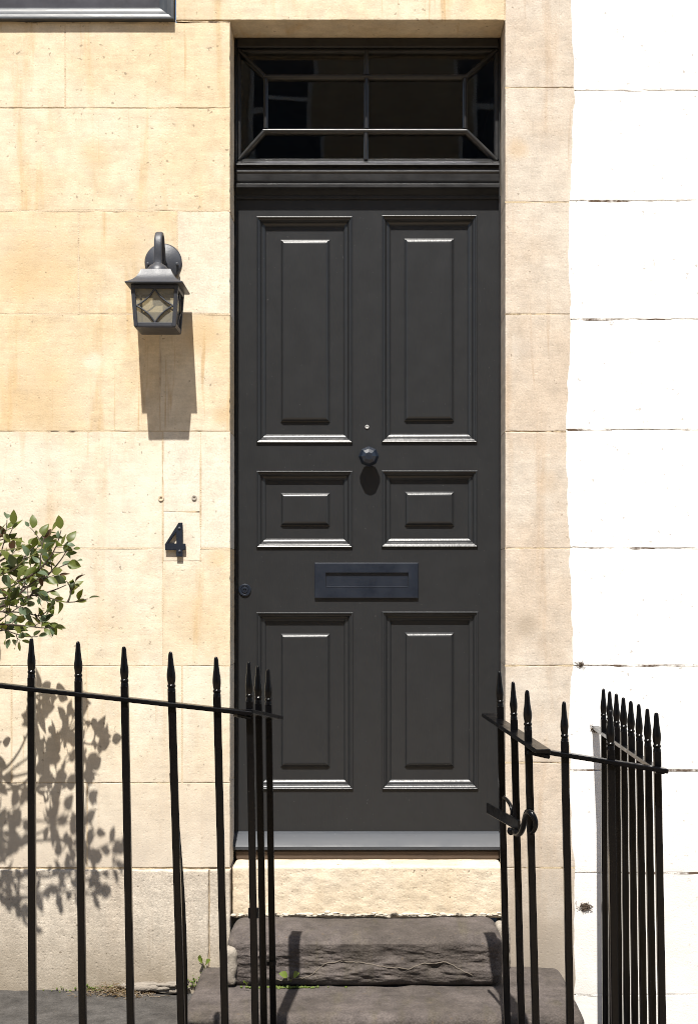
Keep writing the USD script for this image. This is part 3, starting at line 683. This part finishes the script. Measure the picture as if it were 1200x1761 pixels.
part("wedge_stone", rough_block(0.425, 0.47, -0.06, 0.0, 0.15, 0.30, 0.016, 0.008, 0.010, 24, 19), "rubble_look", s1, smooth=True)
s2 = thing("stone_step", "wider low stone step on the pavement below the doorstep", "doorstep", (0.04, -0.3, 0.0))
part("step_block", rough_block(-0.545, 0.640, -0.54, 0.0, -0.1, 0.150, 0.03, 0.012, 0.005, 13, 23), "step_stone", s2, smooth=True)

# ------------------------------------------------------------------ house number
num = thing("house_number", "black metal numeral 4 screwed to the stone left of the door", "house number", P(301, 958))
def N2(px, py): q = P(px, py, DIST - 0.012); return (q[0], q[2])
outer4 = sg.Polygon([N2(303.3, 957.5), N2(303.3, 946), N2(284, 946), N2(283.6, 936), N2(307, 899), N2(313.6, 898.8), N2(314, 934.8), N2(319, 935), N2(319, 945.6), N2(314, 946), N2(313.8, 957.5)])
tri4 = sg.Polygon([N2(289.6, 934.4), N2(303.2, 915.5), N2(303.2, 934.6)])
shape4 = outer4.difference(tri4)
core = poly_slab(shape4, -0.0125, -0.0035)
face = poly_slab(shape4.buffer(-0.0012, join_style=2), -0.0135, -0.0126)
digit = part("digit", [core, face], "fitting_paint", num, smooth=20)
for px, py in ((308.4, 908.5), (308.7, 948)):
    q = P(px, py, DIST - 0.0135)
    part("screw", lathe([(0.0, 0.0), (0.0048, 0.0), (0.0046, 0.0015), (0.003, 0.0026), (0.0, 0.003)], 14, (q[0], -0.0135, q[2]), "y"), "lantern_paint", digit)

# ------------------------------------------------------------------ lantern
lx = -0.671
lan = thing("wall_lantern", "black metal box lantern with diamond leading on the stone wall", "wall lamp", (lx, 0, 2.477))
cy = -0.122                                        # lantern axis in front of the wall
bz = 1.4 + (VY - 451) / 520.0
part("back_plate", lathe([(0.0, 0.0005), (0.0615, 0.0005), (0.062, 0.004), (0.058, 0.009), (0.040, 0.016), (0.022, 0.021), (0.0, 0.022)], 40, (lx, 0, bz), "y"), "lantern_paint", lan)
for s in (-1, 1):
    part("screw", lathe([(0.0, 0.008), (0.0036, 0.008), (0.0042, 0.021), (0.0055, 0.022), (0.005, 0.028), (0.0, 0.029)], 12, (lx + s * 0.048, 0, bz - 0.010), "y"), "lantern_paint", lan)
# scroll arm: strap bent over in the vertical plane
path = curve([(-0.012, bz - 0.012), (-0.040, bz + 0.016), (-0.058, bz + 0.052), (-0.084, bz + 0.073), (-0.110, bz + 0.060), (-0.1225, bz + 0.024), (-0.1225, bz - 0.034)], 40)
tt = np.gradient(path, axis=0); tt /= np.linalg.norm(tt, axis=1, keepdims=True)
nn = np.c_[-tt[:, 1], tt[:, 0]]
sec = np.array([(math.copysign(abs(math.cos(a)) ** 0.6, math.cos(a)) * 0.0128, math.copysign(abs(math.sin(a)) ** 0.75, math.sin(a)) * 0.0062) for a in np.arange(14) * 2 * np.pi / 14])
v = np.vstack([np.c_[lx + sec[:, 0], path[i, 0] + nn[i, 0] * sec[:, 1], path[i, 1] + nn[i, 1] * sec[:, 1]] for i in range(len(path))])
f = [[i * 14 + k, i * 14 + (k + 1) % 14, (i + 1) * 14 + (k + 1) % 14, (i + 1) * 14 + k] for i in range(len(path) - 1) for k in range(14)]
am = trimesh.Trimesh(v, np.array(f)[:, [0, 1, 2]].tolist() + np.array(f)[:, [0, 2, 3]].tolist(), process=False)
part("arm", am, "lantern_paint", lan, smooth=40)
zr0, zr1 = 2.366, 2.418
part("dome_cap", lathe([(0.037, zr1 - 0.004), (0.037, zr1), (0.0335, zr1 + 0.010), (0.026, zr1 + 0.019), (0.016, zr1 + 0.025), (0.012, zr1 + 0.029), (0.0, zr1 + 0.030)], 32, (lx, cy, 0)), "lantern_paint", lan)
def sq_rings(prof, cx=lx, cyy=cy, cap0=True, cap1=True):
    v, f = [], []
    for h, z in prof:
        v += [[cx - h, cyy - h, z], [cx + h, cyy - h, z], [cx + h, cyy + h, z], [cx - h, cyy + h, z]]
    for i in range(len(prof) - 1):
        for k in range(4):
            a, b = i * 4 + k, i * 4 + (k + 1) % 4
            f += [[a, b, b + 4], [a, b + 4, a + 4]]
    if cap0: f += [[0, 2, 1], [0, 3, 2]]
    if cap1:
        o = 4 * (len(prof) - 1); f += [[o, o + 1, o + 2], [o, o + 2, o + 3]]
    return trimesh.Trimesh(np.array(v), f, process=False)
part("roof", sq_rings([(0.078, zr0 - 0.004), (0.089, zr0 - 0.003), (0.0915, zr0 - 0.001), (0.0915, zr0 + 0.002), (0.082, zr0 + 0.0065), (0.070, zr0 + 0.0145), (0.060, zr0 + 0.025), (0.053, zr0 + 0.037), (0.047, zr1 - 0.001), (0.045, zr1)]), "lantern_paint", lan, smooth=35)
zt, zb_ = zr0 - 0.004, 2.231
ht, hb = 0.0755, 0.0665
def hw(z): return hb + (ht - hb) * (z - zb_) / (zt - zb_)
fm = []
for sx_ in (-1, 1):
    for sy_ in (-1, 1):
        a = np.array([lx + sx_ * (hb - 0.006), cy + sy_ * (hb - 0.006), zb_]); b = np.array([lx + sx_ * (ht - 0.006), cy + sy_ * (ht - 0.006), zt])
        fm.append(beam(a, b, 0.0125, 0.0125, up=(0, 1, 0), ch=0.0015))
for z, h, t in ((zb_ + 0.006, hb, 0.012), (zt - 0.007, ht - 0.0005, 0.012)):
    for k in range(4):
        c, s = [(1, 0), (0, 1), (-1, 0), (0, -1)][k]
        o = np.array([lx + c * (h - 0.0055), cy + s * (h - 0.0055), z]); d = np.array([-s, c, 0]) * (h - 0.012)
        fm.append(beam(o - d, o + d, 0.0105, t, ch=0.0012))
body = part("body_frame", fm, "lantern_paint", lan, smooth=20)
part("bottom_plate", sq_rings([(hb - 0.008, zb_ - 0.005), (hb - 0.002, zb_ - 0.003), (hb - 0.001, zb_ + 0.0005), (hb - 0.012, zb_ + 0.0008)]), "lantern_paint", lan, smooth=20)
zm, z_lo, z_hi = (zb_ + 0.012 + zt - 0.013) / 2, zb_ + 0.012, zt - 0.012
for k in range(4):
    c, s = [(0, -1), (1, 0), (0, 1), (-1, 0)][k]
    def F3(u, z, off=0.0):
        h = hw(z) - 0.006 + off
        return np.array([lx + c * h - s * u, cy + s * h + c * u, z])
    w = lambda z: hw(z) - 0.012
    pane = trimesh.Trimesh([F3(-w(z_lo), z_lo, -0.003), F3(w(z_lo), z_lo, -0.003), F3(w(z_hi), z_hi, -0.003), F3(-w(z_hi), z_hi, -0.003)], [[0, 1, 2], [0, 2, 3]], process=False)
    part("glass_pane", pane, "lantern_glass", lan, smooth=False)
    corners = [(0, z_hi), (w(zm), zm), (0, z_lo), (-w(zm), zm)]
    lt = []
    for a, b in zip(corners, corners[1:] + corners[:1]):
        mid = ((a[0] + b[0]) / 2 * 0.62, zm + ((a[1] + b[1]) / 2 - zm) * 0.72)
        cc = [((1 - t) ** 2 * a[0] + 2 * t * (1 - t) * mid[0] + t * t * b[0], (1 - t) ** 2 * a[1] + 2 * t * (1 - t) * mid[1] + t * t * b[1]) for t in np.linspace(0, 1, 14)]
        lt.append(tube([F3(u, z, 0.001) for u, z in cc], 0.0027, 8))
    part("leading", lt, "lantern_paint", lan, smooth=50)
part("lamp_holder", [lathe([(0.0, zt - 0.012), (0.017, zt - 0.012), (0.017, zt - 0.050), (0.0, zt - 0.050)][::-1], 20, (lx, cy, 0))], "dull_plug", lan)

# ------------------------------------------------------------------ iron railings
FIN = [(0.0098, -0.002), (0.0098, 0.004), (0.0088, 0.006), (0.0088, 0.009), (0.0102, 0.011), (0.0102, 0.0145), (0.0085, 0.017), (0.0098, 0.025), (0.0108, 0.034), (0.0106, 0.042), (0.0092, 0.053), (0.0078, 0.064), (0.0066, 0.078), (0.0058, 0.088), (0.0054, 0.0925), (0.0042, 0.0965), (0.002, 0.0985), (0.0, 0.0989)]
def add_bar(parent, x_px, tip_py, xb_px, d, rail_z=None, size=0.0182, z_foot=-0.15, py_ref=1230, seed=0, lo=None):
    """A square bar with its cast spear; leans as the old ironwork does."""
    x = (x_px - VX) * d / FPX
    z_tip = EYE + (VY - tip_py) * d / FPX
    z_bot = EYE + (VY - 1761) * d / FPX
    xb = (xb_px - VX) * d / FPX
    lean = (x - xb) / (z_tip - z_bot)
    y = d - DIST
    z_f = z_tip - 0.0989                       # where the square bar gives way to the spear
    def sh(m):
        v = np.array(m.vertices)
        v[:, 0] += lean * (v[:, 2] - z_tip)
        m.vertices = v
        return m
    h = size / 2
    b = sh(box(x - h, x + h, y - h, y + h, z_foot, z_f, 0.0018))
    p = part("bar", b, "iron_paint", parent, smooth=20)
    fm_ = lathe(FIN, 18, (0, 0, 0))
    hv = int(abs(x_px) * 7 + d * 100)
    fv_ = np.array(fm_.vertices)
    fv_ = fv_ * (1 + 0.06 * (meshkit.fbm(fv_ * 55 + hv, 2, seed=hv % 50) - 0.5)[:, None]) * [1.0 + 0.05 * math.sin(hv), 1.0, 1.0]
    fm_.vertices = fv_ + [x, y, z_f]
    part("finial", sh(fm_), "iron_paint", p, smooth=30)
    return x, y, z_f, lean

DF = 3.5
left = thing("iron_railing", "black iron railing with spear finials in front of the left wall", "railing", (-0.5, DF - DIST, 0.0))
def railz(px, py, d): return P(px, py, d)
for x, t, b in [(-26, 1089, -27), (54, 1097, 56), (134, 1103, 142.5), (213, 1112, 225), (293, 1121, 312), (371.5, 1130, 387)]:
    add_bar(left, x, t, b, DF)
part("top_rail", beam(P(-110, 1167, DF), P(434, 1227, DF), 0.036, 0.0115, ch=0.002), "iron_paint", left, smooth=20)
for x, t, b, d in [(428, 1138, 439, DF + 0.02), (443.5, 1145.5, 454, 3.72), (461, 1151, 470, 3.93)]:
    add_bar(left, x, t, b, d, size=0.0178)
part("return_rail", beam(P(424, 1224, DF - 0.005) , P(477, 1235, 4.03), 0.034, 0.0115, ch=0.002), "iron_paint", left, smooth=20)
part("rail_tab", beam(P(405, 1230.5, DF), P(428, 1235, DF + 0.02), 0.028, 0.008, ch=0.002), "iron_paint", left, smooth=20)
part("back_stay", tube(curve([P(297, 1330, DF + 0.045), P(303, 1420, DF + 0.06), P(313, 1560, DF + 0.085), P(317, 1761, DF + 0.09), P(318, 1960, DF + 0.09)], 24), 0.009, 8), "iron_paint", left, smooth=40)
part("hinge_pin", [lathe([(0.0, -0.012), (0.014, -0.012), (0.014, 0.012), (0.0, 0.012)], 14, P(436, 1571, 3.53)), lathe([(0.0, -0.006), (0.015, -0.006), (0.015, 0.006), (0.0, 0.006)], 14, P(466, 1656, 3.93))], "iron_paint", left, smooth=30)

gate = thing("iron_gate", "narrow black iron gate leaf with a latch standing open beside the door", "gate", P(880, 2000, 3.65))
for x, t, b, d in [(858.5, 1154, 872, 3.90), (882, 1173, 896.5, 3.71), (906, 1187, 921, 3.52)]:
    add_bar(gate, x, t, b, d, size=0.0182)
part("top_rail", beam(P(839, 1230, 4.01), P(934, 1293, 3.40), 0.038, 0.0115, ch=0.002), "iron_paint", gate, smooth=20)
part("rail_tab", beam(P(906, 1293, DF), P(944, 1301.5, DF), 0.034, 0.010, ch=0.002), "iron_paint", gate, smooth=20)
la = part("latch_arm", beam(P(838, 1390, 3.97), P(893, 1421, 3.64), 0.007, 0.030, ch=0.0015), "iron_paint", gate, smooth=20)
lk = [tube(curve([P(866, 1372, 3.8), P(873, 1378, 3.78), P(879, 1390, 3.76), P(877, 1412, 3.76)], 14), 0.0052, 8), tube([P(866, 1372, 3.8), P(866, 1400, 3.8)], 0.005, 8)]
part("latch_loop", lk, "iron_paint", la, smooth=40)
part("latch_knob", lathe([(0.0, 0.0), (0.006, 0.0), (0.006, 0.02), (0.0095, 0.024), (0.0095, 0.034), (0.006, 0.038), (0.0, 0.039)], 16, P(876, 1427, 3.70), "y"), "iron_paint", la, smooth=30)
part("latch_hook", tube(curve([P(884, 1431, 3.66), P(893, 1434, 3.62), P(899, 1424, 3.58), P(904, 1404, 3.54), P(912, 1398, 3.50), P(920, 1411, 3.49), P(919, 1428, 3.49), P(912, 1434, 3.50)], 40), [0.008] * 30 + list(np.linspace(0.008, 0.004, 10)), 10), "iron_paint", la, smooth=40)

right = thing("iron_railing", "black iron railing corner meeting the white painted wall", "railing", (0.7535, DF - DIST, 0.0))
for x, t, b in [(969.5, 1207, 980), (1049, 1221, 1057)]:
    add_bar(right, x, t, b, DF)
part("top_rail", beam(P(921, 1290.5, DF), P(1147, 1326, DF), 0.036, 0.0115, ch=0.002), "iron_paint", right, smooth=20)
px_s = [1128.5, 1114, 1099.5, 1085.5, 1073.5, 1059.5, 1046, 1036.5]
tip_s = [1232, 1224, 1216, 1210, 1202, 1193, 1185, 1179]
for k, (x, t) in enumerate(zip(px_s, tip_s)):
    d = DF + 0.045 + k * 0.1235
    xx = 630 + (0.7385 + 0.0125 * k / 7) * FPX / d
    tt_ = VY + (EYE - (0.940 + 0.1425)) * FPX / d
    add_bar(right, xx, tt_, xx + 10 - k * 1.0, d)
part("side_rail", beam([0.738, DF - DIST - 0.01, 0.9375], [0.758, 0.03, 0.9375], 0.023, 0.0115, ch=0.002), "iron_paint", right, smooth=20)

# ------------------------------------------------------------------ shrub
def leaf_mesh(base, direction, normal, L, W, bend, fold, twist=0.0):
    d = direction / np.linalg.norm(direction)
    n = normal - d * (normal @ d); n /= np.linalg.norm(n) + 1e-9
    s = np.cross(d, n)
    ts = np.array([0, 0.12, 0.3, 0.5, 0.7, 0.87, 1.0])
    ws = np.array([0.06, 0.55, 0.95, 1.0, 0.78, 0.4, 0.0]) * W / 2
    v, f = [], []
    for t, w in zip(ts, ws):
        c = base + d * L * (0.1 + t) - n * bend * L * t * t
        s2 = s * math.cos(twist * t) + n * math.sin(twist * t)
        v += [c - s2 * w + n * fold * w, c, c + s2 * w + n * fold * w]
    for i in range(len(ts) - 1):
        for k in range(2):
            a = i * 3 + k
            f += [[a, a + 1, a + 4], [a, a + 4, a + 3]]
    return trimesh.Trimesh(np.array(v), f, process=False)

shrub = thing("shrub", "leafy green shrub reaching in from the left above the railing", "shrub", (-1.75, -0.42, 0.06))
g = np.random.default_rng(21)
def Q(px, py, p): return P(px, py, DIST - p)
# twigs: photo pixels and metres out from the wall
TW = [([(-160, 1040, .40), (-60, 965, .38), (0, 947, .36), (27, 944, .35), (53, 935, .34), (75, 921, .33)], 1), ([(-120, 1010, .45), (-30, 1000, .46), (18, 981, .46), (40, 965, .47), (62, 952, .48)], 1),
      ([(-140, 1060, .36), (0, 1013, .33), (28, 1005, .32), (50, 985, .31), (76, 945, .30), (88, 915, .30)], 1), ([(-40, 1040, .5), (30, 1025, .5), (55, 1003, .5), (85, 985, .5), (110, 972, .5), (128, 966, .5)], 0),
      ([(-60, 1060, .28), (40, 1028, .27), (60, 1024, .26), (90, 1030, .26), (116, 1036, .26), (135, 1034, .26), (151, 1030, .26)], 0), ([(116, 1036, .26), (121, 1013, .26), (114, 999, .26)], 0), ([(60, 1024, .26), (90, 1016, .25), (114, 1006, .25)], 0),
      ([(-80, 1090, .42), (0, 1052, .42), (30, 1053, .42), (52, 1056, .42), (68, 1059, .42), (82, 1050, .42), (95, 1038, .42)], 0), ([(-120, 1100, .33), (0, 1080, .30), (33, 1092, .29), (65, 1095, .28)], 0),
      ([(-50, 1085, .5), (28, 1075, .5), (47, 1077, .5), (75, 1080, .5), (92, 1080, .5)], 0), ([(-100, 1050, .30), (-20, 1000, .30), (2, 950, .30), (10, 915, .31), (12, 894, .31)], 0), ([(48, 1030, .45), (65, 1000, .45), (70, 960, .45), (76, 925, .44)], 0),
      ([(-30, 1000, .38), (10, 985, .38), (30, 975, .38), (45, 955, .37), (60, 940, .37)], 0), ([(-90, 960, .5), (-30, 930, .5), (10, 925, .5), (22, 905, .5)], 0), ([(40, 1010, .36), (70, 1000, .36), (95, 975, .36), (110, 955, .36), (118, 935, .36)], 0),
      ([(-70, 1120, .5), (-20, 1085, .5), (10, 1060, .5), (40, 1040, .5)], 0), ([(0, 1030, .22), (35, 1015, .22), (48, 995, .22)], 0), ([(30, 1000, .55), (60, 985, .56), (85, 960, .57), (100, 930, .58), (105, 912, .58)], 0),
      ([(60, 1056, .42), (72, 1068, .42), (78, 1062, .42)], 0), ([(-40, 1100, .44), (0, 1085, .45), (30, 1083, .45)], 0), ([(0, 965, .25), (30, 955, .25), (55, 962, .24)], 0)]
crown = []
mats = ["leaf_green", "leaf_dark", "leaf_blue", "leaf_lime", "leaf_brown"]
prob = [0.40, 0.20, 0.20, 0.17, 0.03]
stem_m, gstem_m, leaf_specs = [], [], []
up = np.array([0, 0, 1.0]); fwd = np.array([0, -1.0, 0])
def leaves_on(c, t0, n, scale=1.0, tip=True):
    for k in range(n):
        t = t0 + (1 - t0) * (k + g.random()) / n
        i = min(len(c) - 2, int(t * (len(c) - 1)))
        tan = c[i + 1] - c[i]; tan /= np.linalg.norm(tan)
        side = np.cross(tan, fwd) * (1 if k % 2 else -1)
        d = tan * 0.75 + side * g.uniform(0.35, 1.0) + g.normal(0, 0.35, 3)
        nrm = up * g.uniform(0.2, 1.0) + fwd * g.uniform(0.0, 1.0) + g.normal(0, 0.45, 3)
        leaf_specs.append((c[i], d, nrm, scale))
    if tip:
        tan = c[-1] - c[-2]
        leaf_specs.append((c[-1], tan / np.linalg.norm(tan) + g.normal(0, 0.25, 3), up + fwd * 0.6 + g.normal(0, 0.3, 3), scale))
for ctrl, kind in TW:
    c = curve([Q(*q) for q in ctrl], 26)
    (gstem_m if kind else stem_m).append(tube(c, np.linspace(0.0035, 0.0013, len(c)), 6))
    inside = [i for i in range(len(c)) if (c[i, 0] * FPX / (c[i, 1] + DIST) + VX) > -10]
    t0 = inside[0] / len(c) if inside else 0.5
    L = np.linalg.norm(c[-1] - c[int(t0 * 25)])
    leaves_on(c, t0, max(3, int(L / 0.026)))
    for k in range(max(1, int(L / 0.06))):              # short side twigs
        i = int(g.uniform(t0, 0.9) * 25)
        tan = c[min(i + 1, 25)] - c[i]; tan /= np.linalg.norm(tan)
        e = c[i] + (tan * 0.6 + np.cross(tan, fwd) * g.choice([-1, 1]) * 0.8 + g.normal(0, 0.3, 3)) * g.uniform(0.025, 0.05)
        cc = curve([c[i], (c[i] + e) / 2 + g.normal(0, 0.003, 3), e], 7)
        stem_m.append(tube(cc, np.linspace(0.0016, 0.0009, 7), 5))
        leaves_on(cc, 0.4, 2)
# the body of the shrub, left of the picture
for k in range(26):
    a = np.array([-1.75 + g.normal(0, 0.05), -0.42 + g.normal(0, 0.06), 0.9 + g.uniform(-0.1, 0.25)])
    e = np.array([g.uniform(-2.1, -1.27), g.uniform(-0.75, -0.12), g.uniform(1.12, 1.75)])
    c = curve([a, a * 0.5 + e * 0.5 + np.r_[g.normal(0, 0.03, 2), 0.06], e], 20)
    stem_m.append(tube(c, np.linspace(0.006, 0.0015, 20), 6))
    crown.append(c)
for k in range(20):
    d_ = DIST - g.uniform(0.18, 0.6)
    e = P(g.uniform(-100, -34), g.uniform(905, 1110), d_)
    a = np.array([-1.6, -0.4, 1.15]) + g.normal(0, 0.04, 3)
    c = curve([a, a * 0.45 + e * 0.55 + np.r_[g.normal(0, 0.02, 2), 0.03], e], 20)
    stem_m.append(tube(c, np.linspace(0.004, 0.0013, 20), 6))
    crown.append(c)
for k in range(5):
    a = np.array([-1.75 + g.normal(0, 0.03), -0.42 + g.normal(0, 0.03), 0.0])
    e = np.array([-1.75 + g.normal(0, 0.08), -0.42 + g.normal(0, 0.08), 1.0])
    stem_m.append(tube(curve([a, (a + e) / 2 + g.normal(0, 0.02, 3), e], 14), np.linspace(0.014, 0.007, 14), 8))
for ctrl, kind in TW[:12]:                             # tie the twigs that show back to the stems
    e = Q(*ctrl[0])
    if ctrl[0][0] < -20:
        a = np.array([-1.75, -0.42, 1.0])
        stem_m.append(tube(curve([a, (a + e) / 2 + np.array([0, 0, 0.03]), e], 12), np.linspace(0.007, 0.0034, 12), 6))
part("stem", stem_m, "twig", shrub, smooth=50)
part("green_stem", gstem_m, "green_twig", shrub, smooth=50)
def mk_leaf(spec):
    base, d, nrm, sc = spec
    L = g.uniform(0.020, 0.046) * sc
    return leaf_mesh(base, d, nrm, L, L * g.uniform(0.46, 0.72), g.uniform(-0.2, 0.7), g.uniform(0.0, 0.6), g.uniform(-0.9, 0.9))
for sp in leaf_specs[:296]:
    part("leaf", mk_leaf(sp), str(g.choice(mats, p=prob)), shrub, smooth=True)
rest = leaf_specs[296:]
leaf_specs = []
for c in crown:
    leaves_on(c, 0.25, 22, 1.0)
groups = {m: [] for m in mats}
for sp in rest + leaf_specs:
    groups[str(g.choice(mats, p=prob))].append(mk_leaf(sp))
for m in mats:
    if groups[m]:
        part("foliage", groups[m], m, shrub, smooth=True, kind="stuff")

# ------------------------------------------------------------------ weeds, straw and moss at the foot of the wall
def weed(px, py, p, n, size, label, seed, spread=0.4):
    gg = np.random.default_rng(seed)
    b = P(px, py, DIST - p)
    w = thing("weed", label, "weed", b)
    for k in range(n):
        a = gg.uniform(0, 2 * np.pi)
        d = np.array([math.cos(a) * spread * 1.5, -abs(math.sin(a)) * spread - 0.15, 1.0])
        e = b + d / np.linalg.norm(d) * size * gg.uniform(0.4, 0.9)
        part("stalk", tube(curve([b, (b + e) / 2 + np.array([0, 0, 0.002]), e], 6), 0.0009, 5), "green_twig", w)
        part("leaf", leaf_mesh(e, d + np.array([gg.normal(0, .6), -0.4, -0.3]), np.array([gg.normal(0, .3), -1.0, 0.9]), size * gg.uniform(0.55, 0.9), size * gg.uniform(0.45, 0.7), 0.3, 0.25), "weed_green", w, smooth=True)
weed(352, 1668, 0.010, 3, 0.036, "small bright weed rooted in the plinth joint left of the steps", 1, 0.25)
weed(404, 1686, 0.20, 4, 0.026, "low weed between the pale rubble and the wide lower step", 2)
weed(500, 1690, 0.262, 2, 0.042, "weed with pale leaves against the doorstep riser in the bar's shadow", 3, 0.3)
weed(280, 1738, 0.02, 3, 0.022, "tiny dark weed by the straw at the foot of the plinth", 4)
weed(425, 1696, 0.29, 3, 0.014, "sprig of weed at the doorstep's foot behind the railing bars", 5)

st = []
gg = np.random.default_rng(5)
for k in range(420):
    x = gg.normal(P(205, 0)[0], 0.055); y = -0.012 - abs(gg.normal(0, 0.03))
    z = float(ground_z(x, y)) + abs(gg.normal(0, 0.012)) * math.exp(-((x - P(200, 0)[0]) / 0.07) ** 2)
    a = gg.uniform(0, 2 * np.pi); L = gg.uniform(0.006, 0.022)
    d = np.array([math.cos(a), math.sin(a) * 0.5, gg.normal(0, 0.35)]) * L
    c = np.array([x, min(y, -0.012), z + 0.002])
    st.append(tube([c - d, c + np.array([0, 0, gg.uniform(0, 0.004)]), c + d], 0.0008, 4))
sp = part("dry_grass", st, "dry_straw", smooth=False)
tag(stage.GetPrimAtPath(sp), "litter of dry straw and moss at the foot of the plinth", "dry grass", kind="stuff")
ms = []
for k in range(420):
    t = gg.random()
    if t < 0.45:
        x = gg.normal(P(190, 0)[0], 0.07); y = -0.011 - abs(gg.normal(0, 0.006)); z = float(ground_z(x, y)) + abs(gg.normal(0, 0.008))
    elif t < 0.8:
        x = gg.normal(-0.26, 0.055); y = -0.255 - abs(gg.normal(0, 0.006)); z = 0.152
    else:
        x = gg.normal(-0.535, 0.03); y = -0.012 - abs(gg.normal(0, 0.012)); z = 0.085 + abs(gg.normal(0, 0.02))
    m = trimesh.creation.icosphere(1, gg.uniform(0.0015, 0.0045))
    m.vertices = m.vertices * gg.uniform(0.6, 1.4, 3) + [x, y, z]
    ms.append(m)
mp = part("moss", ms, "weed_green", smooth=False)
tag(stage.GetPrimAtPath(mp), "crumbs of green moss along the step and wall foot", "moss", kind="stuff")
def tuft(px, py, n, r, label, seed):
    gg = np.random.default_rng(seed); out = []
    b = P(px, py)
    for k in range(n):
        c = b + np.array([gg.normal(0, r), 0.0, gg.normal(0, r * 0.7)]); c[1] = -0.002 - abs(gg.normal(0, 0.002))
        d = np.array([gg.normal(0, 1), -abs(gg.normal(0, 0.25)), gg.normal(0, 0.8)]); d *= gg.uniform(0.002, 0.007) / np.linalg.norm(d)
        out.append(tube([c - d, c + gg.normal(0, 0.001, 3), c + d], 0.0007, 4))
    tp_ = part("dry_moss", out, "moss_brown", smooth=False)
    tag(stage.GetPrimAtPath(tp_), label, "moss", kind="stuff")
tuft(1006, 1560, 150, 0.009, "brown dried moss in a hole low on the white wall's edge", 11)
tuft(998, 1143, 60, 0.006, "small brown cobweb of moss in the white wall's joint above the railing", 12)
tuft(1021, 1254, 70, 0.005, "rust brown moss where the side rail enters the white wall", 13)
cr = part("rubble", crumbs((P(225, 0)[0], -0.018, 0.082), (P(320, 0)[0], -0.018, 0.082), 60, 8, (0.01, 0.006, 0.006), 0.012, 0), "rubble_look", smooth=True)
tag(stage.GetPrimAtPath(cr), "pale crumbled mortar heaped at the plinth foot beside the steps", "rubble", kind="stuff")

# ------------------------------------------------------------------ the houses across the street, seen in the fanlight
opp = thing("opposite_house", "brown stone terrace across the street reflected in the fanlight", "house", (0, -13.0, 0))
wins = [(x, z) for x in (-7.2, -4.4, -1.6, 1.2, 4.0, 6.8) for z in (1.0, 4.0, 6.9)]
fac = sg.box(-10, -0.2, 10, 9.6)
for x, z in wins:
    fac = fac.difference(sg.box(x, z, x + 1.0, z + 1.75))
part("wall", poly_slab(fac, -13.35, -13.0), "opposite_stone", opp)
rf = extrude_profile_x([(-12.85, 9.603), (-12.85, 9.7), (-17.0, 12.0), (-21, 9.7), (-21, 9.603)], -10.3, 10.3)
part("roof", rf, "panel_glaze", opp)
for x, z in wins:
    w = part("window", [box(x, x + 1, -13.25, -13.18, z, z + 0.06), box(x, x + 1, -13.25, -13.18, z + 1.69, z + 1.75), box(x, x + 0.06, -13.25, -13.18, z + 0.06, z + 1.69), box(x + 0.94, x + 1, -13.25, -13.18, z + 0.06, z + 1.69), box(x + 0.06, x + 0.94, -13.24, -13.19, z + 0.85, z + 0.9)], "white_paint", opp)
    part("pane", box(x + 0.06, x + 0.94, -13.23, -13.22, z + 0.06, z + 1.69), "panel_glaze", w)
